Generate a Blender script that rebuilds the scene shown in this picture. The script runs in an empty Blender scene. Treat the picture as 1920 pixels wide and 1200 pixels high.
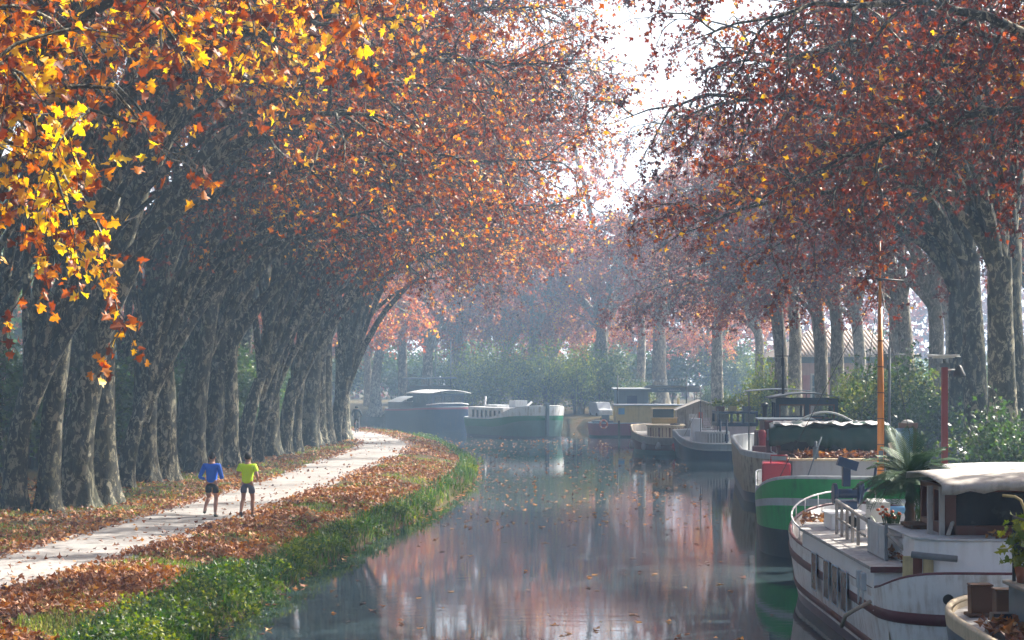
HAZE, SKY, SUNP, EXPO = 0.0014, 0.075, 5.0, 1.75
import bpy, bmesh, math, random
import numpy as np
from mathutils import Vector, Matrix
PI = math.pi
F, ZC, VH = 3600.0, 4.95, 692.0          # focal length in photo pixels, eye height above the water, horizon row
sc = bpy.context.scene
COL = sc.collection
def P(u, v, d):                           # photo pixel and distance -> world point (metres)
    return Vector(((u-960)*d/F, d, ZC-(v-VH)*d/F))
# ------------------------------------------------------------------ materials
MATS = {}
def nmat(name):
    m = bpy.data.materials.new(name); m.use_nodes = True
    nt = m.node_tree; nt.nodes.clear()
    out = nt.nodes.new('ShaderNodeOutputMaterial')
    MATS[name] = m
    return m, nt, out
def N(nt, t, **k):
    n = nt.nodes.new(t)
    for a, b in k.items():
        if a == 'inp':
            for kk, vv in b.items(): n.inputs[kk].default_value = vv
        else: setattr(n, a, b)
    return n
def L(nt, a, b): nt.links.new(a, b)
def ramp(nt, stops, interp='LINEAR'):
    r = nt.nodes.new('ShaderNodeValToRGB'); cr = r.color_ramp; cr.interpolation = interp
    while len(cr.elements) > 1: cr.elements.remove(cr.elements[-1])
    cr.elements[0].position = stops[0][0]; cr.elements[0].color = (*stops[0][1], 1)
    for p, c in stops[1:]:
        e = cr.elements.new(p); e.color = (*c, 1)
    return r
def c3(c): return (c[0], c[1], c[2], 1)
def paint(name, col, rough=0.5, metal=0.0, dirt=0.25, scale=3.0, dirtcol=(0.10, 0.075, 0.05), streak=True, bump=0.15, spec=0.4):
    """painted or plain surface with weathering: blotches and vertical run-down streaks of dirt"""
    m, nt, out = nmat(name)
    b = N(nt, 'ShaderNodeBsdfPrincipled', inp={'Roughness': rough, 'Metallic': metal, 'Specular IOR Level': spec})
    tc = N(nt, 'ShaderNodeTexCoord')
    n1 = N(nt, 'ShaderNodeTexNoise', inp={'Scale': scale, 'Detail': 6.0, 'Roughness': 0.65})
    L(nt, tc.outputs['Object'], n1.inputs['Vector'])
    mp = N(nt, 'ShaderNodeMapping', inp={'Scale': (6, 6, 0.5)})
    L(nt, tc.outputs['Object'], mp.inputs['Vector'])
    n2 = N(nt, 'ShaderNodeTexNoise', inp={'Scale': 1.6 if streak else 0.5, 'Detail': 4.0})
    L(nt, mp.outputs[0], n2.inputs['Vector'])
    mul = N(nt, 'ShaderNodeMath', operation='MULTIPLY'); L(nt, n1.outputs[0], mul.inputs[0]); L(nt, n2.outputs[0], mul.inputs[1])
    r = ramp(nt, [(0.22, (0, 0, 0)), (0.42, (1, 1, 1))]); L(nt, mul.outputs[0], r.inputs[0])
    sc_ = N(nt, 'ShaderNodeMath', operation='MULTIPLY', inp={1: dirt}); L(nt, r.outputs[0], sc_.inputs[0])
    mx = N(nt, 'ShaderNodeMix', data_type='RGBA'); mx.inputs[6].default_value = c3(col); mx.inputs[7].default_value = c3(dirtcol)
    L(nt, sc_.outputs[0], mx.inputs[0]); L(nt, mx.outputs[2], b.inputs['Base Color'])
    rr = N(nt, 'ShaderNodeMapRange', inp={3: rough*0.85, 4: min(1, rough*1.25)}); L(nt, n1.outputs[0], rr.inputs[0]); L(nt, rr.outputs[0], b.inputs['Roughness'])
    if bump:
        bp = N(nt, 'ShaderNodeBump', inp={'Strength': bump, 'Distance': 0.02}); L(nt, n1.outputs[0], bp.inputs['Height']); L(nt, bp.outputs[0], b.inputs['Normal'])
    L(nt, b.outputs[0], out.inputs[0])
    return m
def leafmat(name, stops, trans=0.5, rough=0.45):
    m, nt, out = nmat(name)
    at = N(nt, 'ShaderNodeAttribute', attribute_name='leaf_tint')
    oi = N(nt, 'ShaderNodeObjectInfo')
    ad = N(nt, 'ShaderNodeMapRange', inp={3: -0.07, 4: 0.07}); L(nt, oi.outputs['Random'], ad.inputs[0])
    sm = N(nt, 'ShaderNodeMath', operation='ADD'); L(nt, at.outputs['Fac'], sm.inputs[0]); L(nt, ad.outputs[0], sm.inputs[1])
    r = ramp(nt, stops); L(nt, sm.outputs[0], r.inputs[0])
    b = N(nt, 'ShaderNodeBsdfPrincipled', inp={'Roughness': rough, 'Specular IOR Level': 0.45}); L(nt, r.outputs[0], b.inputs['Base Color'])
    t = N(nt, 'ShaderNodeBsdfTranslucent')
    g = N(nt, 'ShaderNodeHueSaturation', inp={'Saturation': 1.25, 'Value': 1.35}); L(nt, r.outputs[0], g.inputs['Color']); L(nt, g.outputs[0], t.inputs[0])
    mx = N(nt, 'ShaderNodeMixShader', inp={0: trans}); L(nt, b.outputs[0], mx.inputs[1]); L(nt, t.outputs[0], mx.inputs[2])
    L(nt, mx.outputs[0], out.inputs[0])
    return m
def barkmat(name, base, pale, dark, moss):
    """plane-tree bark: mottled flakes of grey olive, cream and brown"""
    m, nt, out = nmat(name)
    b = N(nt, 'ShaderNodeBsdfPrincipled', inp={'Roughness': 0.85, 'Specular IOR Level': 0.2})
    tc = N(nt, 'ShaderNodeTexCoord'); oi = N(nt, 'ShaderNodeObjectInfo')
    off = N(nt, 'ShaderNodeVectorMath', operation='SCALE', inp={3: 40.0}); cb = N(nt, 'ShaderNodeCombineXYZ')
    L(nt, oi.outputs['Random'], cb.inputs[2]); L(nt, oi.outputs['Random'], cb.inputs[0]); L(nt, cb.outputs[0], off.inputs[0])
    ad = N(nt, 'ShaderNodeVectorMath', operation='ADD'); L(nt, tc.outputs['Object'], ad.inputs[0]); L(nt, off.outputs[0], ad.inputs[1])
    mp = N(nt, 'ShaderNodeMapping', inp={'Scale': (1, 1, 0.55)}); L(nt, ad.outputs[0], mp.inputs[0])
    nz = N(nt, 'ShaderNodeTexNoise', inp={'Scale': 5.5, 'Detail': 8.0, 'Roughness': 0.72, 'Distortion': 0.8}); L(nt, mp.outputs[0], nz.inputs[0])
    r1 = ramp(nt, [(0.0, dark), (0.40, dark), (0.45, base), (0.53, base), (0.55, pale), (0.68, pale), (0.72, base), (1.0, base)]); L(nt, nz.outputs[0], r1.inputs[0])
    nb = N(nt, 'ShaderNodeTexNoise', inp={'Scale': 0.7, 'Detail': 3.0}); L(nt, ad.outputs[0], nb.inputs[0])
    r2 = ramp(nt, [(0.45, (0, 0, 0)), (0.7, (1, 1, 1))]); L(nt, nb.outputs[0], r2.inputs[0])
    mx = N(nt, 'ShaderNodeMix', data_type='RGBA'); L(nt, r1.outputs[0], mx.inputs[6]); mx.inputs[7].default_value = c3(moss)
    fm = N(nt, 'ShaderNodeMath', operation='MULTIPLY', inp={1: 0.55}); L(nt, r2.outputs[0], fm.inputs[0]); L(nt, fm.outputs[0], mx.inputs[0])
    hs = N(nt, 'ShaderNodeHueSaturation'); vr = N(nt, 'ShaderNodeMapRange', inp={3: 0.65, 4: 1.3}); L(nt, oi.outputs['Random'], vr.inputs[0])
    L(nt, vr.outputs[0], hs.inputs['Value']); L(nt, mx.outputs[2], hs.inputs['Color'])
    L(nt, hs.outputs[0], b.inputs['Base Color'])
    n3 = N(nt, 'ShaderNodeTexNoise', inp={'Scale': 22.0, 'Detail': 4.0}); L(nt, mp.outputs[0], n3.inputs[0])
    am = N(nt, 'ShaderNodeMath', operation='MULTIPLY_ADD', inp={1: 0.3}); L(nt, n3.outputs[0], am.inputs[0]); L(nt, nz.outputs[0], am.inputs[2])
    bp = N(nt, 'ShaderNodeBump', inp={'Strength': 0.7, 'Distance': 0.05}); L(nt, am.outputs[0], bp.inputs['Height']); L(nt, bp.outputs[0], b.inputs['Normal'])
    L(nt, b.outputs[0], out.inputs[0])
    return m
# ------------------------------------------------------------------ object helpers
def tag(o, label=None, cat=None, group=None, kind=None):
    if label: o['label'] = label
    if cat: o['category'] = cat
    if group: o['group'] = group
    if kind: o['kind'] = kind
    return o
def empty(name, loc=(0, 0, 0), rz=0.0, label=None, cat=None, group=None):
    o = bpy.data.objects.new(name, None); COL.objects.link(o); o.empty_display_size = 0.2
    o.location = loc; o.rotation_euler = (0, 0, rz)
    return tag(o, label, cat, group)
def link(name, me, parent=None, loc=None):
    o = bpy.data.objects.new(name, me); COL.objects.link(o)
    if parent is not None: o.parent = parent
    if loc is not None: o.location = loc
    return o
def copy_tree(o, parent=None):
    c = o.copy(); COL.objects.link(c)
    if parent is not None: c.parent = parent
    for ch in list(o.children): copy_tree(ch, c)
    return c
class MB:
    """mesh builder: boxes, tubes, lathes, prisms and loose polygons collected into ONE mesh"""
    def __init__(s): s.v = []; s.f = []; s.m = []; s.sm = []
    def add(s, vs, fs, mat=0, smooth=False):
        b = len(s.v); s.v += [tuple(x) for x in vs]
        for f in fs: s.f.append(tuple(b+i for i in f)); s.m.append(mat); s.sm.append(smooth)
        return s
    def box(s, c, d, rz=0.0, mat=0, rx=0.0, ry=0.0, taper=1.0):
        x, y, z = d[0]/2, d[1]/2, d[2]/2
        R = Matrix.Rotation(rz, 3, 'Z') @ Matrix.Rotation(ry, 3, 'Y') @ Matrix.Rotation(rx, 3, 'X')
        vs = [R @ Vector((a*x*(taper if e > 0 else 1), b*y*(taper if e > 0 else 1), e*z)) + Vector(c) for e in (-1, 1) for a, b in ((-1, -1), (1, -1), (1, 1), (-1, 1))]
        return s.add(vs, [(3, 2, 1, 0), (4, 5, 6, 7), (0, 1, 5, 4), (1, 2, 6, 5), (2, 3, 7, 6), (3, 0, 4, 7)], mat)
    def bx(s, x0, x1, y0, y1, z0, z1, mat=0):
        return s.box(((x0+x1)/2, (y0+y1)/2, (z0+z1)/2), (abs(x1-x0), abs(y1-y0), abs(z1-z0)), mat=mat)
    def tube(s, pts, r, n=8, mat=0, cap=True, closed=False):
        pts = [Vector(p) for p in pts]; k = len(pts)
        rad = r if isinstance(r, (list, tuple)) else [r]*k
        vs = []; up = None
        for i, p in enumerate(pts):
            a = pts[i-1] if (i > 0 or closed) else p; b = pts[(i+1) % k] if (i < k-1 or closed) else p
            t = (b-a).normalized()
            if up is None: up = Vector((0, 0, 1)) if abs(t.z) < 0.9 else Vector((1, 0, 0))
            x = up.cross(t)
            if x.length < 1e-6: x = Vector((1, 0, 0))
            x.normalize(); y = t.cross(x); up = y
            for j in range(n):
                an = 2*PI*j/n
                vs.append(p + x*math.cos(an)*rad[i] + y*math.sin(an)*rad[i])
        fs = [(i*n+j, i*n+(j+1) % n, (i+1)*n+(j+1) % n, (i+1)*n+j) for i in range(k-1) for j in range(n)]
        if closed: fs += [((k-1)*n+j, (k-1)*n+(j+1) % n, (j+1) % n, j) for j in range(n)]
        s.add(vs, fs, mat, True)
        if cap and not closed:
            b = len(s.v)-k*n
            s.f.append(tuple(b+j for j in reversed(range(n)))); s.m.append(mat); s.sm.append(False)
            s.f.append(tuple(b+(k-1)*n+j for j in range(n))); s.m.append(mat); s.sm.append(False)
        return s
    def lathe(s, prof, c=(0, 0, 0), n=16, mat=0, axis='z', smooth=True):
        vs = []
        for r, h in prof:
            for j in range(n):
                a = 2*PI*j/n; x, y = r*math.cos(a), r*math.sin(a)
                p = (x, y, h) if axis == 'z' else ((h, x, y) if axis == 'x' else (x, h, y))
                vs.append((p[0]+c[0], p[1]+c[1], p[2]+c[2]))
        k = len(prof)
        fs = [(i*n+j, i*n+(j+1) % n, (i+1)*n+(j+1) % n, (i+1)*n+j) for i in range(k-1) for j in range(n)]
        s.add(vs, fs, mat, smooth); b = len(s.v)-k*n
        for ring, rev in ((0, True), (k-1, False)):
            idx = [b+ring*n+j for j in range(n)]
            s.f.append(tuple(reversed(idx) if rev else idx)); s.m.append(mat); s.sm.append(False)
        return s
    def prism(s, poly, z0, z1, mat=0, plane='xy'):
        """poly of 2-D points extruded from z0 to z1 along the third axis"""
        k = len(poly)
        def mk(p, h): return (p[0], p[1], h) if plane == 'xy' else ((p[0], h, p[1]) if plane == 'xz' else (h, p[0], p[1]))
        vs = [mk(p, z0) for p in poly]+[mk(p, z1) for p in poly]
        fs = [tuple(reversed(range(k))), tuple(range(k, 2*k))]+[(i, (i+1) % k, k+(i+1) % k, k+i) for i in range(k)]
        return s.add(vs, fs, mat)
    def grid(s, rows, mat=0, smooth=True, close_u=False):
        """rows: list of equal-length point lists joined into a sheet"""
        k = len(rows[0]); vs = [p for r in rows for p in r]
        kk = k if close_u else k-1
        return s.add(vs, [(i*k+j, i*k+(j+1) % k, (i+1)*k+(j+1) % k, (i+1)*k+j) for i in range(len(rows)-1) for j in range(kk)], mat, smooth)
    def build(s, name, mats, parent=None, bevel=0.0, loc=None, solid=0.0, rz=None):
        me = bpy.data.meshes.new(name); me.from_pydata(s.v, [], s.f)
        for m in (mats if isinstance(mats, (list, tuple)) else [mats]): me.materials.append(MATS[m] if isinstance(m, str) else m)
        me.polygons.foreach_set('material_index', s.m); me.polygons.foreach_set('use_smooth', s.sm)
        bm = bmesh.new(); bm.from_mesh(me); bmesh.ops.recalc_face_normals(bm, faces=bm.faces); bm.to_mesh(me); bm.free()
        me.update()
        o = link(name, me, parent, loc)
        if rz is not None: o.rotation_euler = (0, 0, rz)
        if solid:
            md = o.modifiers.new('thick', 'SOLIDIFY'); md.thickness = solid; md.offset = 0
        if bevel:
            md = o.modifiers.new('edge', 'BEVEL'); md.width = bevel; md.segments = 2; md.limit_method = 'ANGLE'; md.angle_limit = 0.7
        return o
def npmesh(name, V, faces, k, mats, tint=None, midx=None, smooth=False):
    """fast mesh from numpy: V (n,3); faces (m,k) all k-gons, or a list of such arrays"""
    me = bpy.data.meshes.new(name)
    fl = faces if isinstance(faces, list) else [faces]
    nl = sum(f.size for f in fl); nf = sum(f.shape[0] for f in fl)
    me.vertices.add(len(V)); me.vertices.foreach_set('co', np.ascontiguousarray(V, np.float32).ravel())
    me.loops.add(nl); me.loops.foreach_set('vertex_index', np.concatenate([f.ravel() for f in fl]).astype(np.int32))
    tot = np.concatenate([np.full(f.shape[0], f.shape[1]) for f in fl]); st = np.concatenate([[0], np.cumsum(tot)[:-1]])
    me.polygons.add(nf); me.polygons.foreach_set('loop_start', st.astype(np.int32))
    if midx is not None: me.polygons.foreach_set('material_index', midx.astype(np.int32))
    sm = np.full(nf, bool(smooth)) if not isinstance(smooth, np.ndarray) else smooth
    me.polygons.foreach_set('use_smooth', sm)
    for m in mats: me.materials.append(MATS[m])
    if tint is not None:
        a = me.attributes.new('leaf_tint', 'FLOAT', 'FACE'); a.data.foreach_set('value', tint.astype(np.float32))
    me.update(calc_edges=True); me.validate()
    return me
# ------------------------------------------------------------------ canal geometry
INNER = [(-40, -7.5), (5, -6.5), (36.5, -5.45), (44.8, -4.95), (56, -3.95), (65.3, -2.85), (76, -1.95), (85.7, -1.55), (95, -1.6), (101, -1.95), (112, -3.0), (120, -3.9), (130, -6), (139, -9), (148, -15), (156, -25), (164, -45), (170, -80)]
OUTER = [(-40, 12.5), (5, 11.6), (30, 11.2), (50, 12), (75, 13.8), (100, 14.5), (122, 15), (136, 14.8), (146, 13.5), (154, 9), (162, 2), (170, -4), (178, -9), (184, -15), (188, -28), (193, -45), (198, -80)]
PATHC = [(20, -12.7), (30, -11.6), (40, -10.3), (48, -9.55), (56, -8.95), (64, -8.3), (74, -7.8), (84, -7.4), (96, -6.95), (104, -6.85), (110, -7.3), (117, -8.4), (126, -10.4), (134, -13.6), (142, -19), (149, -28), (155, -42), (160, -75)]
PATHW = 1.62
def dense(poly, step=1.0):
    out = []
    for (y0, x0), (y1, x1) in zip(poly, poly[1:]):
        n = max(1, int(math.hypot(y1-y0, x1-x0)/step))
        out += [(x0+(x1-x0)*i/n, y0+(y1-y0)*i/n) for i in range(n)]
    out.append((poly[-1][1], poly[-1][0]))
    a = np.array(out); 
    for _ in range(3): a[1:-1] = (a[:-2]+2*a[1:-1]+a[2:])/4
    return a
EI, EO, PC = dense(INNER), dense(OUTER), dense(PATHC)
def seg_dist(X, Y, poly):
    """unsigned distance and side (>0 = right of travel) from points to a polyline"""
    best = np.full(X.shape, 1e9); side = np.zeros(X.shape)
    p = poly[::2] if len(poly) > 120 else poly
    if not np.array_equal(p[-1], poly[-1]): p = np.vstack([p, poly[-1]])
    for a, b in zip(p[:-1], p[1:]):
        d = b-a; l2 = d @ d
        if l2 < 1e-9: continue
        t = np.clip(((X-a[0])*d[0]+(Y-a[1])*d[1])/l2, 0, 1)
        dx, dy = X-a[0]-t*d[0], Y-a[1]-t*d[1]
        q = np.hypot(dx, dy); m = q < best
        best[m] = q[m]; side[m] = (dx*d[1]-dy*d[0])[m]
    return best, np.sign(side)
def vnoise(X, Y, s, seed=0):
    x, y = X*s, Y*s; xi, yi = np.floor(x).astype(np.int64), np.floor(y).astype(np.int64); fx, fy = x-xi, y-yi
    fx, fy = fx*fx*(3-2*fx), fy*fy*(3-2*fy)
    def h(a, b):
        n = (a*374761393 + b*668265263 + seed*144269) & 0x7fffffff
        n = ((n ^ (n >> 13))*1274126177) & 0x7fffffff
        return ((n ^ (n >> 16)) & 0xffff)/65535.0
    return (h(xi, yi)*(1-fx)+h(xi+1, yi)*fx)*(1-fy)+(h(xi, yi+1)*(1-fx)+h(xi+1, yi+1)*fx)*fy
def sstep(a, b, x): t = np.clip((x-a)/(b-a), 0, 1); return t*t*(3-2*t)
def ground_z(X, Y):
    X = np.asarray(X, float); Y = np.asarray(Y, float)
    di, si = seg_dist(X, Y, EI); do, so = seg_dist(X, Y, EO); dp, _ = seg_dist(X, Y, PC)
    land_l = si < 0; land_r = so > 0
    n = vnoise(X, Y, 0.9, 3)*0.5+vnoise(X, Y, 2.3, 5)*0.3+vnoise(X, Y, 0.25, 8)*0.6-0.7
    zl = -0.12+0.42*sstep(0, 0.35, di)+0.45*sstep(0.3, 2.6, di)+0.16*n*sstep(0.2, 0.8, di)
    flat = sstep(PATHW+1.0, PATHW+0.1, dp); zl = zl*(1-flat)+0.75*flat
    zl = zl+0.25*sstep(3.0, 9, dp)*(si < 0)
    zr = -0.2+1.0*sstep(0, 0.25, do)+0.25*sstep(0.5, 6, do)+0.12*n
    zw = -1.3*np.minimum(sstep(0, 0.6, di), sstep(0, 0.4, do))-0.12
    return np.where(land_l, zl, np.where(land_r, zr, zw))
def axis(parts):
    out = []
    for a, b, s in parts: out += list(np.arange(a, b, s))
    return np.array(out+[parts[-1][1]])
# ------------------------------------------------------------------ setting materials
def groundmat():
    m, nt, out = nmat('soil')
    b = N(nt, 'ShaderNodeBsdfPrincipled', inp={'Roughness': 0.95, 'Specular IOR Level': 0.15})
    tc = N(nt, 'ShaderNodeTexCoord')
    n1 = N(nt, 'ShaderNodeTexNoise', inp={'Scale': 0.8, 'Detail': 8.0, 'Roughness': 0.7}); L(nt, tc.outputs['Object'], n1.inputs[0])
    n2 = N(nt, 'ShaderNodeTexNoise', inp={'Scale': 14.0, 'Detail': 5.0, 'Roughness': 0.7}); L(nt, tc.outputs['Object'], n2.inputs[0])
    r1 = ramp(nt, [(0.3, (0.06, 0.045, 0.025)), (0.45, (0.07, 0.085, 0.025)), (0.6, (0.13, 0.07, 0.03)), (0.75, (0.10, 0.10, 0.03))]); L(nt, n1.outputs[0], r1.inputs[0])
    r2 = ramp(nt, [(0.35, (0.035, 0.025, 0.015)), (0.5, (0.075, 0.05, 0.025)), (0.65, (0.12, 0.07, 0.035))]); L(nt, n2.outputs[0], r2.inputs[0])
    mx = N(nt, 'ShaderNodeMix', data_type='RGBA', inp={0: 0.5}); L(nt, r1.outputs[0], mx.inputs[6]); L(nt, r2.outputs[0], mx.inputs[7])
    L(nt, mx.outputs[2], b.inputs['Base Color'])
    bp = N(nt, 'ShaderNodeBump', inp={'Strength': 1.0, 'Distance': 0.08}); L(nt, n2.outputs[0], bp.inputs['Height']); L(nt, bp.outputs[0], b.inputs['Normal'])
    L(nt, b.outputs[0], out.inputs[0])
groundmat()
def pathmat():
    m, nt, out = nmat('path_surface')
    b = N(nt, 'ShaderNodeBsdfPrincipled', inp={'Roughness': 0.9, 'Specular IOR Level': 0.2})
    tc = N(nt, 'ShaderNodeTexCoord')
    n1 = N(nt, 'ShaderNodeTexNoise', inp={'Scale': 0.5, 'Detail': 8.0, 'Roughness': 0.75}); L(nt, tc.outputs['Object'], n1.inputs[0])
    n2 = N(nt, 'ShaderNodeTexNoise', inp={'Scale': 40.0, 'Detail': 3.0}); L(nt, tc.outputs['Object'], n2.inputs[0])
    r1 = ramp(nt, [(0.3, (0.20, 0.185, 0.175)), (0.5, (0.30, 0.285, 0.275)), (0.7, (0.38, 0.365, 0.355))]); L(nt, n1.outputs[0], r1.inputs[0])
    r2 = ramp(nt, [(0.3, (0.7, 0.7, 0.7)), (0.7, (1.05, 1.05, 1.05))]); L(nt, n2.outputs[0], r2.inputs[0])
    mx = N(nt, 'ShaderNodeMix', data_type='RGBA', blend_type='MULTIPLY', inp={0: 0.7}); L(nt, r1.outputs[0], mx.inputs[6]); L(nt, r2.outputs[0], mx.inputs[7])
    L(nt, mx.outputs[2], b.inputs['Base Color'])
    bp = N(nt, 'ShaderNodeBump', inp={'Strength': 0.4, 'Distance': 0.02}); L(nt, n2.outputs[0], bp.inputs['Height']); L(nt, bp.outputs[0], b.inputs['Normal'])
    L(nt, b.outputs[0], out.inputs[0])
pathmat()
def watermat():
    m, nt, out = nmat('canal_water')
    b = N(nt, 'ShaderNodeBsdfPrincipled', inp={'Base Color': (0.028, 0.046, 0.052, 1), 'Roughness': 0.03, 'IOR': 1.42, 'Specular IOR Level': 0.7})
    tc = N(nt, 'ShaderNodeTexCoord')
    mp = N(nt, 'ShaderNodeMapping', inp={'Scale': (0.9, 2.6, 1)}); L(nt, tc.outputs['Object'], mp.inputs[0])
    n1 = N(nt, 'ShaderNodeTexNoise', inp={'Scale': 1.1, 'Detail': 5.0, 'Roughness': 0.55, 'Distortion': 0.3}); L(nt, mp.outputs[0], n1.inputs[0])
    n2 = N(nt, 'ShaderNodeTexNoise', inp={'Scale': 0.12, 'Detail': 2.0}); L(nt, tc.outputs['Object'], n2.inputs[0])
    r = ramp(nt, [(0.35, (0.15, 0.15, 0.15)), (0.65, (1, 1, 1))]); L(nt, n2.outputs[0], r.inputs[0])
    ml = N(nt, 'ShaderNodeMath', operation='MULTIPLY'); L(nt, n1.outputs[0], ml.inputs[0]); L(nt, r.outputs[0], ml.inputs[1])
    bp = N(nt, 'ShaderNodeBump', inp={'Strength': 0.07, 'Distance': 0.05}); L(nt, ml.outputs[0], bp.inputs['Height']); L(nt, bp.outputs[0], b.inputs['Normal'])
    L(nt, b.outputs[0], out.inputs[0])
watermat()
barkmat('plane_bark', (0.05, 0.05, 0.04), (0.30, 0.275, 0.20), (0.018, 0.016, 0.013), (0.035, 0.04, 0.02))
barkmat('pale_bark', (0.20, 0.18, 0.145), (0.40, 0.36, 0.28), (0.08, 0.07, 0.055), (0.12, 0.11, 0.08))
paint('twig_wood', (0.06, 0.05, 0.042), 0.8, dirt=0.1, bump=0)
leafmat('amber_leaf', [(0.0, (0.05, 0.014, 0.010)), (0.3, (0.17, 0.038, 0.014)), (0.5, (0.40, 0.10, 0.015)), (0.68, (0.62, 0.24, 0.015)), (0.86, (0.78, 0.50, 0.02)), (1.0, (0.78, 0.58, 0.03))], 0.55)
leafmat('russet_leaf', [(0.0, (0.06, 0.018, 0.014)), (0.4, (0.17, 0.045, 0.026)), (0.65, (0.34, 0.09, 0.03)), (0.84, (0.60, 0.20, 0.02)), (1.0, (0.76, 0.46, 0.03))], 0.5)
leafmat('brown_leaf', [(0.0, (0.05, 0.016, 0.014)), (0.5, (0.14, 0.038, 0.026)), (0.78, (0.27, 0.07, 0.03)), (0.92, (0.56, 0.18, 0.02)), (1.0, (0.72, 0.42, 0.03))], 0.5)
leafmat('litter_leaf', [(0.0, (0.07, 0.028, 0.018)), (0.35, (0.20, 0.075, 0.035)), (0.6, (0.33, 0.15, 0.06)), (0.85, (0.48, 0.27, 0.11)), (1.0, (0.62, 0.24, 0.03))], 0.2, .6)
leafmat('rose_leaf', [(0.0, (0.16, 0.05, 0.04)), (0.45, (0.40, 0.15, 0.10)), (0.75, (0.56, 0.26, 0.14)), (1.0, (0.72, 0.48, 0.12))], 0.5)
leafmat('bush_leaf', [(0.0, (0.022, 0.045, 0.02)), (0.5, (0.055, 0.10, 0.03)), (0.8, (0.13, 0.17, 0.05)), (1.0, (0.26, 0.28, 0.09))], 0.4)
leafmat('lime_leaf', [(0.0, (0.03, 0.065, 0.018)), (0.5, (0.11, 0.16, 0.03)), (1.0, (0.33, 0.34, 0.07))], 0.5)
leafmat('grass_blade', [(0.0, (0.025, 0.06, 0.015)), (0.45, (0.06, 0.13, 0.03)), (0.8, (0.17, 0.24, 0.05)), (1.0, (0.33, 0.31, 0.10))], 0.4)
# ------------------------------------------------------------------ ground, water, path
gx = axis([(-330, -60, 15), (-60, -20, 2), (-20, 0, 0.32), (0, 10, 2), (10, 20, 0.5), (20, 60, 3), (60, 330, 15)])
gy = axis([(-50, 20, 5), (20, 60, 0.4), (60, 135, 0.8), (135, 210, 1.6), (210, 440, 10)])
GX, GY = np.meshgrid(gx, gy)
GZ = ground_z(GX.ravel(), GY.ravel())
nx, ny = len(gx), len(gy)
ii, jj = np.meshgrid(np.arange(nx-1), np.arange(ny-1)); q = (jj*nx+ii).ravel()
me = npmesh('ground', np.stack([GX.ravel(), GY.ravel(), GZ], 1), np.stack([q, q+1, q+nx+1, q+nx], 1), 4, ['soil'], smooth=True)
tag(link('ground', me), 'earthen canal banks scattered with leaves', kind='structure')
mb = MB(); mb.add([(-100, -45, 0), (40, -45, 0), (40, 215, 0), (-100, 215, 0)], [(0, 1, 2, 3)])
tag(mb.build('water', 'canal_water'), 'still dark canal water', kind='structure')
t = np.gradient(PC, axis=0); t /= np.linalg.norm(t, axis=1)[:, None]; nrm = np.stack([t[:, 1], -t[:, 0]], 1)
rows = []
for k in range(7):
    o = -PATHW+2*PATHW*k/6
    jit = (vnoise(PC[:, 0]*0+k*9.1, PC[:, 1], 0.9, 4)-0.5)*0.45*(1 if k in (0, 6) else 0)
    p = PC+nrm*(o+jit)[:, None] if np.ndim(jit) else PC+nrm*o
    rows.append([(x, y, 0.765+0.02*(1-abs(o)/PATHW)) for x, y in p])
tag(MB().grid(rows).build('path', 'path_surface'), 'pale towpath striped with shadows', kind='structure')
# ------------------------------------------------------------------ trees
def frames(T):
    ref = np.where(np.abs(T[..., 2:3]) < 0.9, np.array([0., 0, 1]), np.array([1., 0, 0]))
    X = np.cross(ref, T); X /= np.linalg.norm(X, axis=-1, keepdims=True)+1e-9
    return X, np.cross(T, X)
def tubes(Pt, R, n, ref=None):
    """batch of M tubes with K rings of n sides: Pt (M,K,3), R (M,K) -> verts, quads"""
    M, K, _ = Pt.shape
    T = np.gradient(Pt, axis=1); T /= np.linalg.norm(T, axis=2, keepdims=True)+1e-9
    if ref is None:
        mt = T.mean(1); ax = np.argmin(np.abs(mt), axis=1); ref = np.eye(3)[ax]
    X = np.cross(ref[:, None, :], T); X /= np.linalg.norm(X, axis=2, keepdims=True)+1e-9
    Y = np.cross(T, X)
    an = 2*PI*np.arange(n)/n
    V = Pt[:, :, None, :]+R[:, :, None, None]*(X[:, :, None, :]*np.cos(an)[None, None, :, None]+Y[:, :, None, :]*np.sin(an)[None, None, :, None])
    i = np.arange(M)[:, None, None]*K*n+np.arange(K-1)[None, :, None]*n; j = np.arange(n)[None, None, :]; j2 = (j+1) % n
    Fq = np.stack([i+j, i+j2, i+n+j2, i+n+j], -1).reshape(-1, 4)
    return V.reshape(-1, 3), Fq
LEAF_MID = (np.array([[0, 0, 0], [0.42, -0.52, 0.10], [0.55, -0.17, 0.03], [1.0, 0, -0.08], [0.55, 0.17, 0.03], [0.42, 0.52, 0.10]]), [np.array([[0, 1, 2, 3], [0, 3, 4, 5]])])
LEAF_STAR = (np.array([[0.05, 0, 0], [-0.02, -0.34, 0.05], [0.22, -0.26, 0.04], [0.36, -0.62, 0.12], [0.50, -0.22, 0.03], [0.68, -0.28, 0.02], [1.0, 0, -0.10],
                       [0.68, 0.28, 0.02], [0.50, 0.22, 0.03], [0.36, 0.62, 0.12], [0.22, 0.26, 0.04], [-0.02, 0.34, 0.05]]),
             [np.array([[0, 1, 2, 3, 4, 5, 6], [0, 6, 7, 8, 9, 10, 11]])])
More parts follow.
